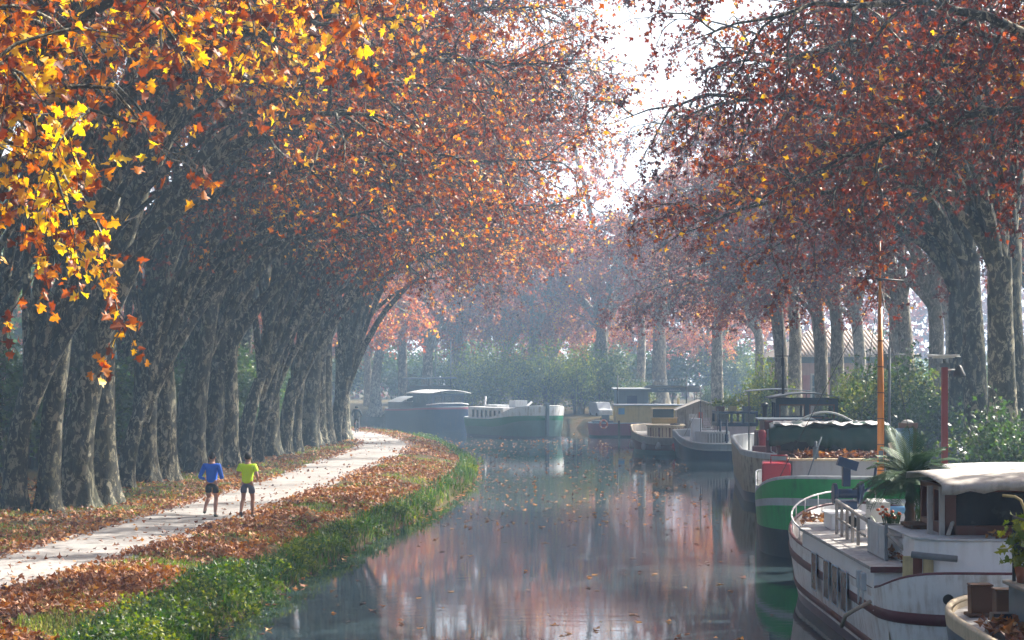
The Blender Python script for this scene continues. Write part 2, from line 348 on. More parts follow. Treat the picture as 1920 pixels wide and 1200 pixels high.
def leaves(pos, rng, size, shape=LEAF_MID, droop=0.7, var=0.35, flat=0.0):
    """N leaves at pos with random frames -> verts, faces (M,k)"""
    n = len(pos)
    T = rng.normal(size=(n, 3)); T[:, 2] = T[:, 2]*(1-flat)-droop; T /= np.linalg.norm(T, axis=1, keepdims=True)
    A = rng.normal(size=(n, 3))
    if flat: A = A*(1-flat)+np.array([0, 0, 1])*flat*2
    A -= (A*T).sum(1, keepdims=True)*T; A /= np.linalg.norm(A, axis=1, keepdims=True)+1e-9
    B = np.cross(A, T)
    s = size*(1+var*rng.uniform(-1, 1, n))
    tv, tf = shape
    curl = rng.uniform(-1.5, 2.5, n)
    V = pos[:, None, :]+s[:, None, None]*(tv[None, :, 0:1]*T[:, None, :]+tv[None, :, 1:2]*B[:, None, :]+(tv[None, :, 2:3]*curl[:, None, None])*A[:, None, :])
    k = len(tv)
    Fs = (np.arange(n)[:, None, None]*k+tf[0][None]).reshape(-1, tf[0].shape[1])
    return V.reshape(-1, 3), Fs, len(tf[0])
def bez(p0, p1, p2, p3, n):
    t = np.linspace(0, 1, n)[:, None]
    return (1-t)**3*p0+3*t*(1-t)**2*p1+3*t*t*(1-t)*p2+t**3*p3
def unit(v): return v/(np.linalg.norm(v)+1e-9)
def gen_tree(name, seed, limbs, fork=5.0, r=0.45, lean=(0.3, 0), bark='plane_bark', leaf='russet_leaf', lsize=0.19, n2=15, n3=9, nl=14, shape=LEAF_MID, l2=(2.6, 4.6), droop=0.10, tint=(0.5, 0.22), l3=(0.7, 1.5), s0=0.32):
    """plane tree: flared trunk, sweeping limbs, boughs, twigs and lobed leaves. Returns two meshes (trunk, crown)."""
    rng = np.random.default_rng(seed)
    z = np.concatenate([[-0.4, 0, 0.2, 0.45, 0.9, 1.6], np.linspace(2.4, fork, 7)])
    q = np.clip(z/fork, 0, 1)
    ph = rng.uniform(0, 6, 4)
    tx = lean[0]*q**2+0.10*np.sin(z*0.8+ph[0])*q; ty = lean[1]*q**2+0.10*np.sin(z*0.7+ph[1])*q
    Pt = np.stack([tx, ty, z], 1); n = 18
    an = 2*PI*np.arange(n)/n
    fl = np.exp(-np.maximum(z, 0)/0.55)
    lob = 0.5+0.5*np.cos(an[None, :]*5+ph[2]); lob2 = np.cos(an[None, :]*2+ph[3]+z[:, None]*0.3)
    RR = r*(1-0.2*q)[:, None]*(1+fl[:, None]*(0.22+0.55*lob**2)+0.06*lob2+0.05*np.sin(an[None, :]*3+z[:, None]*1.7+ph[0]))
    TV = Pt[:, None, :]+RR[:, :, None]*np.stack([np.cos(an), np.sin(an), 0*an], 1)[None]
    K = len(z); i = np.arange(K-1)[:, None]*n; j = np.arange(n)[None]; j2 = (j+1) % n
    TF = np.stack([i+j, i+j2, i+n+j2, i+n+j], -1).reshape(-1, 4)
    Vs, Fs, base = [TV.reshape(-1, 3)], [TF], TV.size//3
    top = Pt[-1]
    Lp, Lr, B2p, B2r, B3p, B3r, LP, LT = [], [], [], [], [], [], [], []
    for li, (phi, R, H, rf, *ex) in enumerate(limbs):
        drop = ex[0] if ex else 0.0
        dirn = np.array([math.cos(phi), math.sin(phi), 0])
        p0 = top-np.array([0, 0, 0.5+0.5*rng.uniform()])-dirn*0.05
        pts = bez(p0, p0+dirn*R*0.10+np.array([0, 0, H*0.42]), p0+dirn*R*0.42+np.array([0, 0, H*1.02]), p0+dirn*R+np.array([0, 0, H*(0.95-drop)]), 22)
        tt = np.linspace(0, 1, 22)[:, None]
        side = np.array([-dirn[1], dirn[0], 0])
        pts = pts+side*np.sin(tt*rng.uniform(4, 8)+rng.uniform(0, 6))*0.35*tt+np.array([0, 0, 1])*np.sin(tt*rng.uniform(5, 10)+rng.uniform(0, 6))*0.22*tt+rng.normal(size=(22, 3))*0.05*tt
        rad = r*rf*((1-tt[:, 0])**0.85*0.97+0.03)
        Lp.append(pts); Lr.append(rad)
        tan = np.gradient(pts, axis=0); tan /= np.linalg.norm(tan, axis=1, keepdims=True)
        length = np.linalg.norm(np.diff(pts, axis=0), axis=1).sum()
        m2 = max(5, int(n2*length/15))
        for k in range(m2):
            s = s0+(0.99-s0)*((k+rng.uniform(0, 0.8))/m2); f = s*21; a = int(f); b0 = pts[a]*(1-(f-a))+pts[min(a+1, 21)]*(f-a)
            tg = tan[a]; v = rng.normal(size=3); v -= (v @ tg)*tg; v = unit(v)
            d = unit(tg*0.75+v*0.9+np.array([0, 0, 0.15]))
            ln = rng.uniform(*l2)*(1.1-0.45*s); st = ln/7
            bp = [b0]; tnt = rng.normal(tint[0], tint[1]*0.75)
            for g in range(7):
                d = unit(d+rng.normal(size=3)*0.22+np.array([0, 0, -droop*(1+g*0.25)])); bp.append(bp[-1]+d*st)
            bp = np.array(bp); B2p.append(bp); r0 = min(0.055, rad[a]*0.6+0.012); B2r.append(np.linspace(r0, 0.008, 8))
            for h in range(n3):
                e = (0.18+0.82*(h+rng.uniform(0, 0.9))/n3)*7; c = min(int(e), 6); b3 = bp[c]*(1-(e-c))+bp[c+1]*(e-c)
                t3 = unit(bp[c+1]-bp[c]); w = unit(rng.normal(size=3)); d3 = unit(t3*0.6+w*0.9); l = rng.uniform(*l3); tp = [b3]
                for g in range(3):
                    d3 = unit(d3+rng.normal(size=3)*0.28+np.array([0, 0, -droop*1.6])); tp.append(tp[-1]+d3*l/3)
                tp = np.array(tp); B3p.append(tp); B3r.append(np.array([0.011, 0.009, 0.007, 0.004]))
                cnt = rng.poisson(nl)
                if cnt:
                    u = rng.uniform(0.1, 1, cnt)**0.8*3; c3_ = np.minimum(u.astype(int), 2); fr = (u-c3_)[:, None]
                    LP.append(tp[c3_]*(1-fr)+tp[c3_+1]*fr+rng.normal(size=(cnt, 3))*0.07); LT.append(np.full(cnt, tnt)+rng.normal(size=cnt)*tint[1])
    for pp, rr, nn in ((Lp, Lr, 9), (B2p, B2r, 4)):
        v, f = tubes(np.array(pp), np.array(rr), nn); Vs.append(v); Fs.append(f+base); base += len(v)
    me_t = npmesh(name+'_trunk', np.vstack(Vs), np.vstack(Fs), 4, [bark], smooth=True)
    tv, tf = tubes(np.array(B3p), np.array(B3r), 3)
    lp = np.vstack(LP); lt = np.concatenate(LT)
    lv, lf, per = leaves(lp, rng, lsize, shape)
    tint_all = np.concatenate([np.full(len(tf), 0.2), np.repeat(np.clip(lt, 0, 1), per)])
    me_c = npmesh(name+'_crown', np.vstack([tv, lv]), [tf, lf+len(tv)], 4, ['twig_wood', leaf], tint=tint_all, midx=np.concatenate([np.zeros(len(tf)), np.ones(len(lf))]))
    return me_t, me_c
def put_tree(meshes, x, y, rz, s, label, group, name='plane_tree', z=None):
    if z is None: z = float(ground_z(np.array([x]), np.array([y]))[0])
    o = empty(name, (x, y, z), rz, label, 'tree', group); o.scale = (s, s, s)
    link('trunk', meshes[0], o); link('crown', meshes[1], o)
    return o
ORD = 'first second third fourth fifth sixth seventh eighth ninth tenth eleventh twelfth thirteenth fourteenth fifteenth sixteenth seventeenth eighteenth nineteenth twentieth'.split()
ORD += ['twenty-'+w for w in ORD[:9]]
LEFT = []
for k in range(6):
    g = np.random.default_rng(50+k); U = g.uniform; big = (.40, .52, .34, .47, .56, .38)[k]
    lim = [(U(-.35, .35), U(12, 15), U(8.5, 11), .62, .14), (U(-.4, .4), U(10, 13), U(12, 15), .48, .05), (U(-.2, .2), U(15.5, 18.5), U(14.5, 17), .5, .03), (U(.3, .9), U(8, 12), U(12, 14), .5, .06), (U(-1, -.4), U(8, 12), U(11, 14), .5, .06), (U(-.8, .8), U(5, 8), U(15, 17), .58), (U(2.2, 4), U(4, 6), U(12, 14), .45)]
    if k % 2: lim.append((U(-.2, .2), U(10, 12.5), U(6.2, 7.4), .34, .12))
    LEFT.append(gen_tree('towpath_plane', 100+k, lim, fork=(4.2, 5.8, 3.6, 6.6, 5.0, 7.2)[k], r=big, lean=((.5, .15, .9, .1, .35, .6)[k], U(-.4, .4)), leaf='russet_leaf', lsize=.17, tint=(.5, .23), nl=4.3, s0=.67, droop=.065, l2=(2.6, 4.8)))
NEAR = [gen_tree('golden_plane', 140, [(-.2, 9.0, 6.0, .5, .36), (-.02, 8.2, 5.5, .42, .42), (-.42, 8.4, 6.6, .45, .33), (-.3, 7.2, 5.2, .36, .40), (.12, 12.0, 7.6, .55, .10), (-.6, 10, 8.5, .5, .08), (.8, 9, 10, .5), (0.0, 11, 11, .5, .05), (2.6, 5, 11, .45), (.1, 5, 13, .5)],
                 fork=5.0, r=.46, leaf='amber_leaf', lsize=.17, shape=LEAF_STAR, n2=17, n3=10, nl=7.5, tint=(.52, .26), droop=.12),
        gen_tree('golden_plane', 141, [(-.1, 9.5, 8.6, .5, .10), (.25, 12.5, 9.2, .55, .06), (-.6, 10, 10, .5, .05), (.8, 9, 11, .5), (0.0, 12, 13, .5, .05), (2.6, 5, 12, .45), (.1, 5, 14, .5)],
                 fork=5.4, r=.46, leaf='amber_leaf', lsize=.17, shape=LEAF_STAR, n2=16, n3=8, nl=6, tint=(.58, .25), droop=.07, s0=.6)]
RIGHT = []
for k in range(4):
    g = np.random.default_rng(80+k); U = g.uniform
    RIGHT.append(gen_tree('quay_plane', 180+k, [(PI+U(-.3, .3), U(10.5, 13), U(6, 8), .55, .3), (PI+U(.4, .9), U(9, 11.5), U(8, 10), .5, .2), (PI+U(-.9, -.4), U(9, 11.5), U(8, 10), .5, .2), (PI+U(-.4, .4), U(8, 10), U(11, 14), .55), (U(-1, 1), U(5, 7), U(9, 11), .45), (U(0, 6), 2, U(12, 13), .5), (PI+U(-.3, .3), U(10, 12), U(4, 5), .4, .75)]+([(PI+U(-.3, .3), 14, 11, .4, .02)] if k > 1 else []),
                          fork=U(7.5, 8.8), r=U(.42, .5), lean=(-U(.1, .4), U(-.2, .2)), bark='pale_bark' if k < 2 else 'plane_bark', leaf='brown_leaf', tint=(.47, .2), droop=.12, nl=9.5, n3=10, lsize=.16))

DROOP = []
for k in range(2):
    g = np.random.default_rng(90+k); U = g.uniform
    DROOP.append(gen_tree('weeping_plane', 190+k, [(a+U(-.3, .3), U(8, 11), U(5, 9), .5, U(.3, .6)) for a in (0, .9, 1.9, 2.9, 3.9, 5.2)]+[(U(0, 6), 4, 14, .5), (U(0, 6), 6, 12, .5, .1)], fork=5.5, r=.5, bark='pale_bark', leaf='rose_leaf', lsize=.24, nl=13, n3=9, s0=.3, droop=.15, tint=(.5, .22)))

SHADE = gen_tree('shade_plane', 230, [(.1, 8, 9, .5, .2), (-.6, 9, 11, .5, .1), (.8, 9, 11, .5, .1), (0, 6, 14, .5), (2.5, 7, 12, .5), (3.9, 6, 13, .5)], fork=7.5, r=.5, leaf='russet_leaf', lsize=.22, nl=16, s0=.3, n2=14)  # denser template for the unseen trees added to shade the near haze
# ------------------------------------------------------------------ tree placement
# towpath row: (photo column of the base, photo row of the base, template, scale)
ROW = [(27, 964), (92, 962), (143, 952), (189, 944), (233, 919), (269, 908), (308, 904), (342, 883), (368, 886), (395, 877), (426, 876), (453, 869), (480, 867), (503, 856), (533, 853), (554, 848), (577, 837), (597, 836), (609, 833), (626, 829), (640, 825)]
rr = random.Random(4)
for i, (u, v) in enumerate(ROW):
    d = (ZC-0.75)*F/(v-VH); x = (u-960)*d/F
    put_tree(LEFT[(i*5+i//6) % 6], x, d, rr.uniform(-.55, .55), rr.uniform(.86, 1.1), f'plane tree leaning over the towpath, {ORD[i]} trunk counted from the near end', 'plane trees along the towpath', z=0.72)
for i, (x, y) in enumerate([(-14.9, 31), (-14.2, 38.5), (-14.3, 46.5)]):
    put_tree(NEAR[min(i, 1)], x, y, rr.uniform(-.15, .15), 1.0, 'golden leaved plane tree hanging over the towpath, its boughs %s' % ['hanging lowest', 'behind the lowest bough', 'reaching out over the joggers'][i], 'golden plane trees', z=0.75)
for i in range(12):
    y = 58+i*6.2; x = -19.5+i*0.22+rr.uniform(-.8, .8)
    put_tree(LEFT[(i+1) % 6], x, y, rr.uniform(-.8, .8), rr.uniform(.9, 1.15), f'shaded plane tree behind the towpath row, {ORD[i]} one back in the gaps', 'second row of plane trees behind the towpath', z=0.9)
# quay row on the other bank: column, distance
QUAY = [(1905, 62), (1880, 57), (1832, 66), (1800, 74), (1757, 92), (1700, 104), (1680, 114), (1612, 128), (1571, 115), (1540, 116), (1492, 124), (1465, 117), (1425, 150)]
for i, (u, d) in enumerate(QUAY):
    put_tree(RIGHT[(i % 2) if d > 80 else 2+i % 2], (u-960)*d/F, d, rr.uniform(-.4, .4), rr.uniform(.9, 1.05)*(1 if d < 110 else 1.05), f'plane tree on the boat quay, {ORD[i]} trunk from the picture edge inwards', 'plane trees along the quay')
for i, (x, y) in enumerate([(16.5, 44), (16.8, 50.5)]):
    put_tree(RIGHT[2+i % 2], x, y, rr.uniform(-.3, .3), 1.0, 'russet plane tree overhanging the upper corner above the %s' % ['white houseboat', 'green barge', 'dark moored stern'][i], 'plane trees overhanging the boats')
for i in range(5):
    y = 70+i*11; x = 26+rr.uniform(-1.5, 2.5)-max(0, (y-120))*0.05
    put_tree(RIGHT[i % 4], x, y, rr.uniform(-.6, .6), rr.uniform(.95, 1.15), f'plane tree standing behind the quay row, {ORD[i]} one back', 'plane trees behind the quay row')
# far wood round the bend
FAR = [(-30, 186), (-24, 196), (-19, 189), (-15, 200), (-11, 193), (-6, 203), (-1, 190), (4, 198), (9, 186), (13, 194), (21, 205), (-36, 200), (-42, 192), (-9, 225), (3, 228), (14, 232), (25, 225), (-22, 228), (-34, 235)]
for i, (x, y) in enumerate(FAR):
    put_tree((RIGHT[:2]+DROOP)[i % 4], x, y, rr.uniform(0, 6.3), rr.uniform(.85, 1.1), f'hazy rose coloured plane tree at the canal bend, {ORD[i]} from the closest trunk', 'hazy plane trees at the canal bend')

for i, (x, y, s) in enumerate([(-15, 146.5, 1.0), (-20, 153, 1.05), (-25, 157, 1.0), (-31, 160, 1.05), (-38, 162, 1.1)]):
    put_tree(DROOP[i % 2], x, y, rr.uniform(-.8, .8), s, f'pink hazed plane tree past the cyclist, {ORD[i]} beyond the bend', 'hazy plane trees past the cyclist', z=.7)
for i, (x, y, s) in enumerate([(-13, 183, 1.0), (-8, 177, 1.0), (-5, 187, 1.35), (2, 184, 1.4), (8.5, 187, 1.4), (14, 181, 1.35), (16, 150, 1.0)]):
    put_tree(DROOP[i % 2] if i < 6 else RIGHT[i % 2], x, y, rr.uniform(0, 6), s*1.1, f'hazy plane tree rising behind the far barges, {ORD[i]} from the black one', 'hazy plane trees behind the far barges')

r = np.random.default_rng(77); n = 26000; x = r.uniform(-110, 120, n); hgt = 13+5*vnoise(x, x*0, .08, 5)+3*vnoise(x, x*0+9, .3, 6)
y = 252+r.uniform(0, 14, n)-0.0012*x*x; z = .5+hgt*r.uniform(0, 1, n)**.8
V, Fq, per = leaves(np.stack([x, y, z], 1), r, .95, droop=.2)
tag(link('far_wood', npmesh('far_wood', V, Fq, 4, ['russet_leaf'], tint=np.repeat(np.clip(r.normal(.35, .2, n)+.3*(vnoise(x, z, .2, 7)-.5), 0, 1), per))), 'far autumn wood fading into blue haze', kind='stuff')

n = 15000; y = r.uniform(45, 230, n); x = -44+r.uniform(-4, 8, n)+2*np.sin(y*.1); z = .6+r.uniform(0, 1, n)**.85*(17+4*vnoise(y, y*0, .12, 15))
V, Fq, per = leaves(np.stack([x, y, z], 1), r, .85, droop=.2)
tag(link('shady_wood', npmesh('shady_wood', V, Fq, 4, ['bush_leaf'], tint=np.repeat(np.clip(r.normal(.35, .2, n), 0, 1), per))), 'shady wood behind the towpath trunks', kind='stuff')

# unseen trees added in both rows past the viewer, to shade the near haze
for i, (x, y) in enumerate([(-15, 23), (-15.2, 15)]):
    put_tree(LEFT[i % 6], x, y, rr.uniform(-.3, .3), 1.05, f'unseen towpath plane tree beside the viewer, added to shade the near haze, {ORD[i]} back', 'unseen towpath plane trees added for shade')
for i, (x, y) in enumerate([(16.4, 29), (16.6, 20), (16.8, 11), (23, 26), (23, 16), (23.5, 36)]):
    put_tree(SHADE, x, y, PI+rr.uniform(-.5, .5), 1.2, f'unseen quay plane tree beside the viewer, added to shade the near haze, {ORD[i]} back', 'unseen quay plane trees added for shade')

put_tree(NEAR[1], 25.5, 90, 1.2, 1.0, 'bright orange tree glowing in the gap between the last quay trunks', 'golden plane trees')
# ------------------------------------------------------------------ ground cover: grass, herbs, litter, floating leaves
rng = np.random.default_rng(11)
def sample_y(n, a=30., b=150., p=1.6):
    u = rng.uniform(size=n); e = 1-p
    return (a**e+u*(b**e-a**e))**(1/e)
def x_at(curve, y): return np.interp(y, curve[:, 1], curve[:, 0])
yI = np.maximum.accumulate(EI[:, 1]); EIm = np.stack([EI[:, 0], yI], 1); PCm = np.stack([PC[:, 0], np.maximum.accumulate(PC[:, 1])], 1)
def bank_points(n, a=30., b=150., p=1.6, lo=-17., edge=0.05):
    y = sample_y(n, a, b, p); xr = x_at(EIm, y)-edge
    x = xr-(xr-lo)*rng.uniform(size=n)
    return x, y
def on_path(x, y, m=0.0):
    d, _ = seg_dist(x, y, PC); return d < PATHW+m
def grass_mesh(x, y, h, wdt, tint, name, lay=0.6):
    n = len(x); z = ground_z(x, y)
    b = np.stack([x, y, z-0.02], 1); a = rng.uniform(0, 2*PI, n); ln = rng.uniform(0.15, lay+0.3, n)*h
    dx = np.stack([np.cos(a), np.sin(a), 0*a], 1); pr = np.stack([-np.sin(a), np.cos(a), 0*a], 1)*wdt[:, None]
    up = np.array([0, 0, 1.])
    m_ = b+dx*(ln*0.3)[:, None]+up*(h*0.62)[:, None]; tp = b+dx*ln[:, None]+up*(h*(1-0.35*ln/np.maximum(h, .01)))[:, None]
    V = np.stack([b-pr, b+pr, m_-pr*0.8, m_+pr*0.8, tp-pr*0.12, tp+pr*0.12], 1).reshape(-1, 3)
    Fq = (np.arange(n)[:, None, None]*6+np.array([[0, 1, 3, 2], [2, 3, 5, 4]])[None]).reshape(-1, 4)
    return npmesh(name, V, Fq, 4, ['grass_blade'], tint=np.repeat(np.clip(tint, 0, 1), 2))
x, y = bank_points(150000)
di, _ = seg_dist(x, y, EI); dp, _ = seg_dist(x, y, PC); verge = x < x_at(PCm, y)
pn = vnoise(x, y, 0.55, 21)*0.6+vnoise(x, y, 1.7, 22)*0.4
pw = np.where(verge, sstep(.40, .58, pn)*0.9, np.where(di < np.where(y < 43, 1.5, .95), sstep(.28, .5, pn+0.12*(1-di/1.5)), 0.95*sstep(.44, .56, pn)))
keep = (rng.uniform(size=len(x)) < pw) & (dp > PATHW-0.12+0.5*(pn-0.5)) & ~((verge) & (dp > 6.5))
x, y, di, pn, verge = x[keep], y[keep], di[keep], pn[keep], verge[keep]
low = (di < np.where(y < 43, 1.5, .95)) & ~verge
h = np.where(low, rng.uniform(.14, .42, len(x)), rng.uniform(.05, .16, len(x)))
tn = np.where(low, rng.normal(.36, .22, len(x)), rng.normal(.74, .2, len(x)))-0.3*(y < 44)*low+0.25*(vnoise(x, y, 0.35, 9)-0.5)
tag(link('bank_grass', grass_mesh(x, y, h, rng.uniform(.006, .014, len(x))*(1+y/120), tn, 'bank_grass')), 'green grass along the towpath bank', kind='stuff')
# leafy waterside herbs growing in mounds
cx, cy_ = bank_points(440, p=1.9, lo=-7); cd, _ = seg_dist(cx, cy_, EI); k = (cd < np.where(cy_ < 43, 1.3, .75)) & (cx > -8.5); cx, cy_ = cx[k], cy_[k]
pos, tn = [], []
for a, b in zip(cx, cy_):
    r_ = rng.uniform(.22, .6); n = int(230*r_*rng.uniform(.6, 1.3)); v = rng.normal(size=(n, 3)); v /= np.linalg.norm(v, axis=1, keepdims=True); v[:, 2] = np.abs(v[:, 2])
    v *= rng.uniform(.55, 1.05, (n, 1)); z0 = float(ground_z(np.array([a]), np.array([b]))[0])
    pos.append(np.stack([a+v[:, 0]*r_, b+v[:, 1]*r_, z0+v[:, 2]*r_*rng.uniform(.6, 1.0)], 1)); tn.append(rng.normal(rng.uniform(-.1, .7), .16, n))
pos = np.vstack(pos); V, Fq, per = leaves(pos, rng, .085, droop=-0.2, flat=.3)
tag(link('waterside_herbs', npmesh('waterside_herbs', V, Fq, 4, ['lime_leaf'], tint=np.repeat(np.clip(np.concatenate(tn), 0, 1), per))), 'leafy green herbs overhanging the water edge', kind='stuff')
# fallen leaves on bank and verge
x, y = bank_points(190000, p=1.5, edge=0.25); di, _ = seg_dist(x, y, EI); dp, _ = seg_dist(x, y, PC); verge = x < x_at(PCm, y)
pn = vnoise(x, y, 0.5, 31)*0.6+vnoise(x, y, 1.9, 32)*0.4
pw = np.where(verge, np.where(dp < 3.2, .5, .22)*sstep(.3, .6, pn+.1), sstep(.28, .5, pn)*sstep(.35, 1.1, di))
edge_ok = (dp > PATHW-0.25+rng.uniform(-.35, .15, len(x))) | (rng.uniform(size=len(x)) < 0.012)
k = (rng.uniform(size=len(x)) < pw) & edge_ok
x, y = x[k], y[k]; z = ground_z(x, y)+rng.uniform(.015, .07, len(x))
tn = rng.normal(.48, .22, len(x))+0.25*(vnoise(x, y, .4, 41)-.5)
V, Fq, per = leaves(np.stack([x, y, z], 1), rng, .118, droop=-0.05, flat=.5, var=.45)
tag(link('fallen_leaves', npmesh('fallen_leaves', V, Fq, 4, ['litter_leaf'], tint=np.repeat(np.clip(tn, 0, 1), per))), 'carpet of rust coloured fallen leaves', kind='stuff')
n = 330; y = sample_y(n, 34, 125, 1.5); o = rng.uniform(-1, 1, n)*PATHW*0.97; x = x_at(PCm, y)+o
V, Fq, per = leaves(np.stack([x, y, np.full(n, .795)], 1), rng, .12, droop=-0.1, flat=.35, var=.4)
tag(link('path_leaves', npmesh('path_leaves', V, Fq, 4, ['litter_leaf'], tint=np.repeat(np.clip(rng.normal(.35, .25, n), 0, 1), per))), 'curled dry leaves lying on the towpath', kind='stuff')
n = 2100; y = np.concatenate([rng.uniform(32, 150, n//3), rng.uniform(60, 135, n-n//3)]); xi = x_at(EIm, y); xr = np.interp(y, [30, 50, 100, 140], [5.3, 6.0, 9, 5.5])
f = rng.uniform(size=n); f = np.where(rng.uniform(size=n) < .22, f**4*0.25, f); x = xi+(xr-xi)*f
V, Fq, per = leaves(np.stack([x, y, np.full(n, .006)+rng.uniform(0, .012, n)], 1), rng, .15, droop=0.0, flat=.9, var=.5)
V[:, 2] = np.maximum(V[:, 2], 0.004)
tag(link('floating_leaves', npmesh('floating_leaves', V, Fq, 4, ['litter_leaf'], tint=np.repeat(np.clip(rng.normal(.55, .33, n), 0, 1), per))), 'scattered leaves floating on the canal', kind='stuff')  # paler tints stand in for white glints on the floating leaves
# quay side: rough grass and litter
y = sample_y(26000, 40, 150, 1.4); x = np.interp(y, EO[:120, 1], EO[:120, 0])+0.3+rng.uniform(0, 9, len(y)); pn = vnoise(x, y, .5, 51)
k = rng.uniform(size=len(x)) < sstep(.35, .6, pn); x, y = x[k], y[k]
tag(link('quay_grass', grass_mesh(x, y, rng.uniform(.12, .5, len(x)), rng.uniform(.012, .02, len(x))*(1+y/150), rng.normal(.6, .25, len(x)), 'quay_grass')), 'rough dry grass on the boat quay', kind='stuff')
# ------------------------------------------------------------------ bushes
def gen_bush(name, seed, w, h, n, size, leaf, tint=(.5, .2), arch=0.4):
    r = np.random.default_rng(seed); ns = 46; st, sr, lp, lt = [], [], [], []
    for i in range(ns):
        a = r.uniform(0, 2*PI); rad = w/2*math.sqrt(r.uniform()); hh = h*(1-0.45*(rad/(w/2))**2)*r.uniform(.65, 1.05)
        b = np.array([math.cos(a), math.sin(a), 0])*rad*0.3; e = np.array([math.cos(a)*rad, math.sin(a)*rad, hh])
        pts = bez(b, b+np.array([0, 0, hh*.5]), e*np.array([.7, .7, .95]), e+np.array([math.cos(a), math.sin(a), -.3])*arch*r.uniform(.2, 1), 8)
        st.append(pts); sr.append(np.linspace(.022, .005, 8)*h/3)
        c = int(n/ns); u = r.uniform(.22, 1, c)**.75*7; q = np.minimum(u.astype(int), 6); fr = (u-q)[:, None]
        lp.append(pts[q]*(1-fr)+pts[q+1]*fr+r.normal(size=(c, 3))*h*0.075); lt.append(np.full(c, r.normal(tint[0], tint[1]))+r.normal(size=c)*tint[1]*.7)
    v, f = tubes(np.array(st), np.array(sr), 4)
    ms = npmesh(name+'_stems', v, f, 4, ['twig_wood'], smooth=True)
    lp = np.vstack(lp); lp[:, 2] = np.maximum(lp[:, 2], .03)
    V, Fq, per = leaves(lp, r, size, droop=.3)
    return ms, npmesh(name+'_leaves', V, Fq, 4, [leaf], tint=np.repeat(np.clip(np.concatenate(lt), 0, 1), per))
BUSH = {'dark': gen_bush('dark_bush', 1, 3.0, 3.0, 6500, .12, 'bush_leaf', (.35, .18)), 'mixed': gen_bush('mixed_bush', 2, 3.2, 3.4, 7000, .12, 'bush_leaf', (.68, .2)),
        'lime': gen_bush('lime_bush', 3, 2.4, 3.4, 5000, .11, 'lime_leaf', (.5, .22), .7)}
def bush(kind, u, d, h, label, group=None, name='bush', wid=1.0, rz=0):
    x = (u-960)*d/F; z = float(ground_z(np.array([x]), np.array([d]))[0])-.05
    o = empty(name, (x, d, z), rz, label, 'bush', group); s = h/3.2; o.scale = (s*wid, s*wid, s)
    link('stems', BUSH[kind][0], o); link('foliage', BUSH[kind][1], o); return o
bush('mixed', 1648, 80, 4.3, 'tall olive green bush behind the orange mast', wid=.9)
bush('mixed', 1700, 77, 4.6, 'tall bush of grey green leaves beside the red lamp post', rz=2)
bush('dark', 1745, 74, 3.9, 'dark glossy bush directly behind the red lamp post', rz=1)
bush('lime', 1610, 92, 3.4, 'yellow green bush in front of the tiled house', rz=3)
bush('lime', 1590, 100, 3.8, 'small yellow green sapling under the tiled roof', rz=4, wid=.7)
bush('lime', 1378, 124, 4.0, 'lime green bush behind the flower boxes of the navy boat', rz=1)
bush('lime', 1440, 118, 4.6, 'slender bright green bush behind the black mast', rz=5, wid=.8)
bush('lime', 1345, 132, 3.2, 'pale green bush behind the gabled cream boat', rz=2)
bush('dark', 1905, 52, 3.6, 'dark bush at the picture edge above the white awning', rz=2)
bush('dark', 1868, 58, 2.0, 'low dark bush between the quay trunks', rz=4)
bush('mixed', 1720, 60, 1.5, 'low scrubby bush beside the blue sheeted frame', rz=4)
for i, (u, d, h, k) in enumerate([(880, 172, 5.5, 'lime'), (925, 168, 6.0, 'lime'), (975, 170, 6.2, 'lime'), (1030, 168, 6.0, 'lime'), (1085, 166, 5.6, 'lime'), (1130, 168, 5.5, 'mixed')]):
    bush(k, u, d, h, f'hazy green bush behind the far barges, {ORD[i]} of its clump', 'hazy bushes behind the far barges', rz=i, wid=.85)
for i in range(16):
    d = 56+i*5.4; bush('dark', 960+(-20.5+.3*i)*F/d, d, 4.6+.8*(i % 3), f'dark undergrowth bush behind the towpath trunks, {ORD[i]} one back', 'dark bushes behind the towpath trunks', rz=i)
for i, (x, d, h) in enumerate([(22, 60, 4), (24, 72, 4.5), (25, 86, 4), (26, 100, 4.5), (28, 118, 5), (27, 132, 5), (23, 150, 4), (17, 160, 3), (11, 170, 3)]):
    bush('dark' if i % 2 else 'mixed', 960+x*F/d, d, h, f'shrub in the hedge behind the quay trunks, {ORD[i]} one back', 'hedge shrubs behind the quay trunks', rz=i*1.3)
for i, (x, d) in enumerate([(-40, 204), (-33, 206), (-26, 207), (-19, 208), (-12, 210), (-5, 210), (2, 210), (9, 208), (16, 206), (23, 204), (30, 200), (36, 190), (-47, 200)]):
    bush('mixed' if i % 2 else 'dark', 960+x*F/d, d, 7.5, f'distant hazy shrub at the foot of the far wood, {ORD[i]} along', 'distant shrubs at the foot of the far wood', rz=i*.7, wid=1.15)
for i, (x, y) in enumerate([(-9.2, 51.5), (-11.9, 61), (-12.0, 66), (-11.1, 80), (-10.0, 98)]): pass
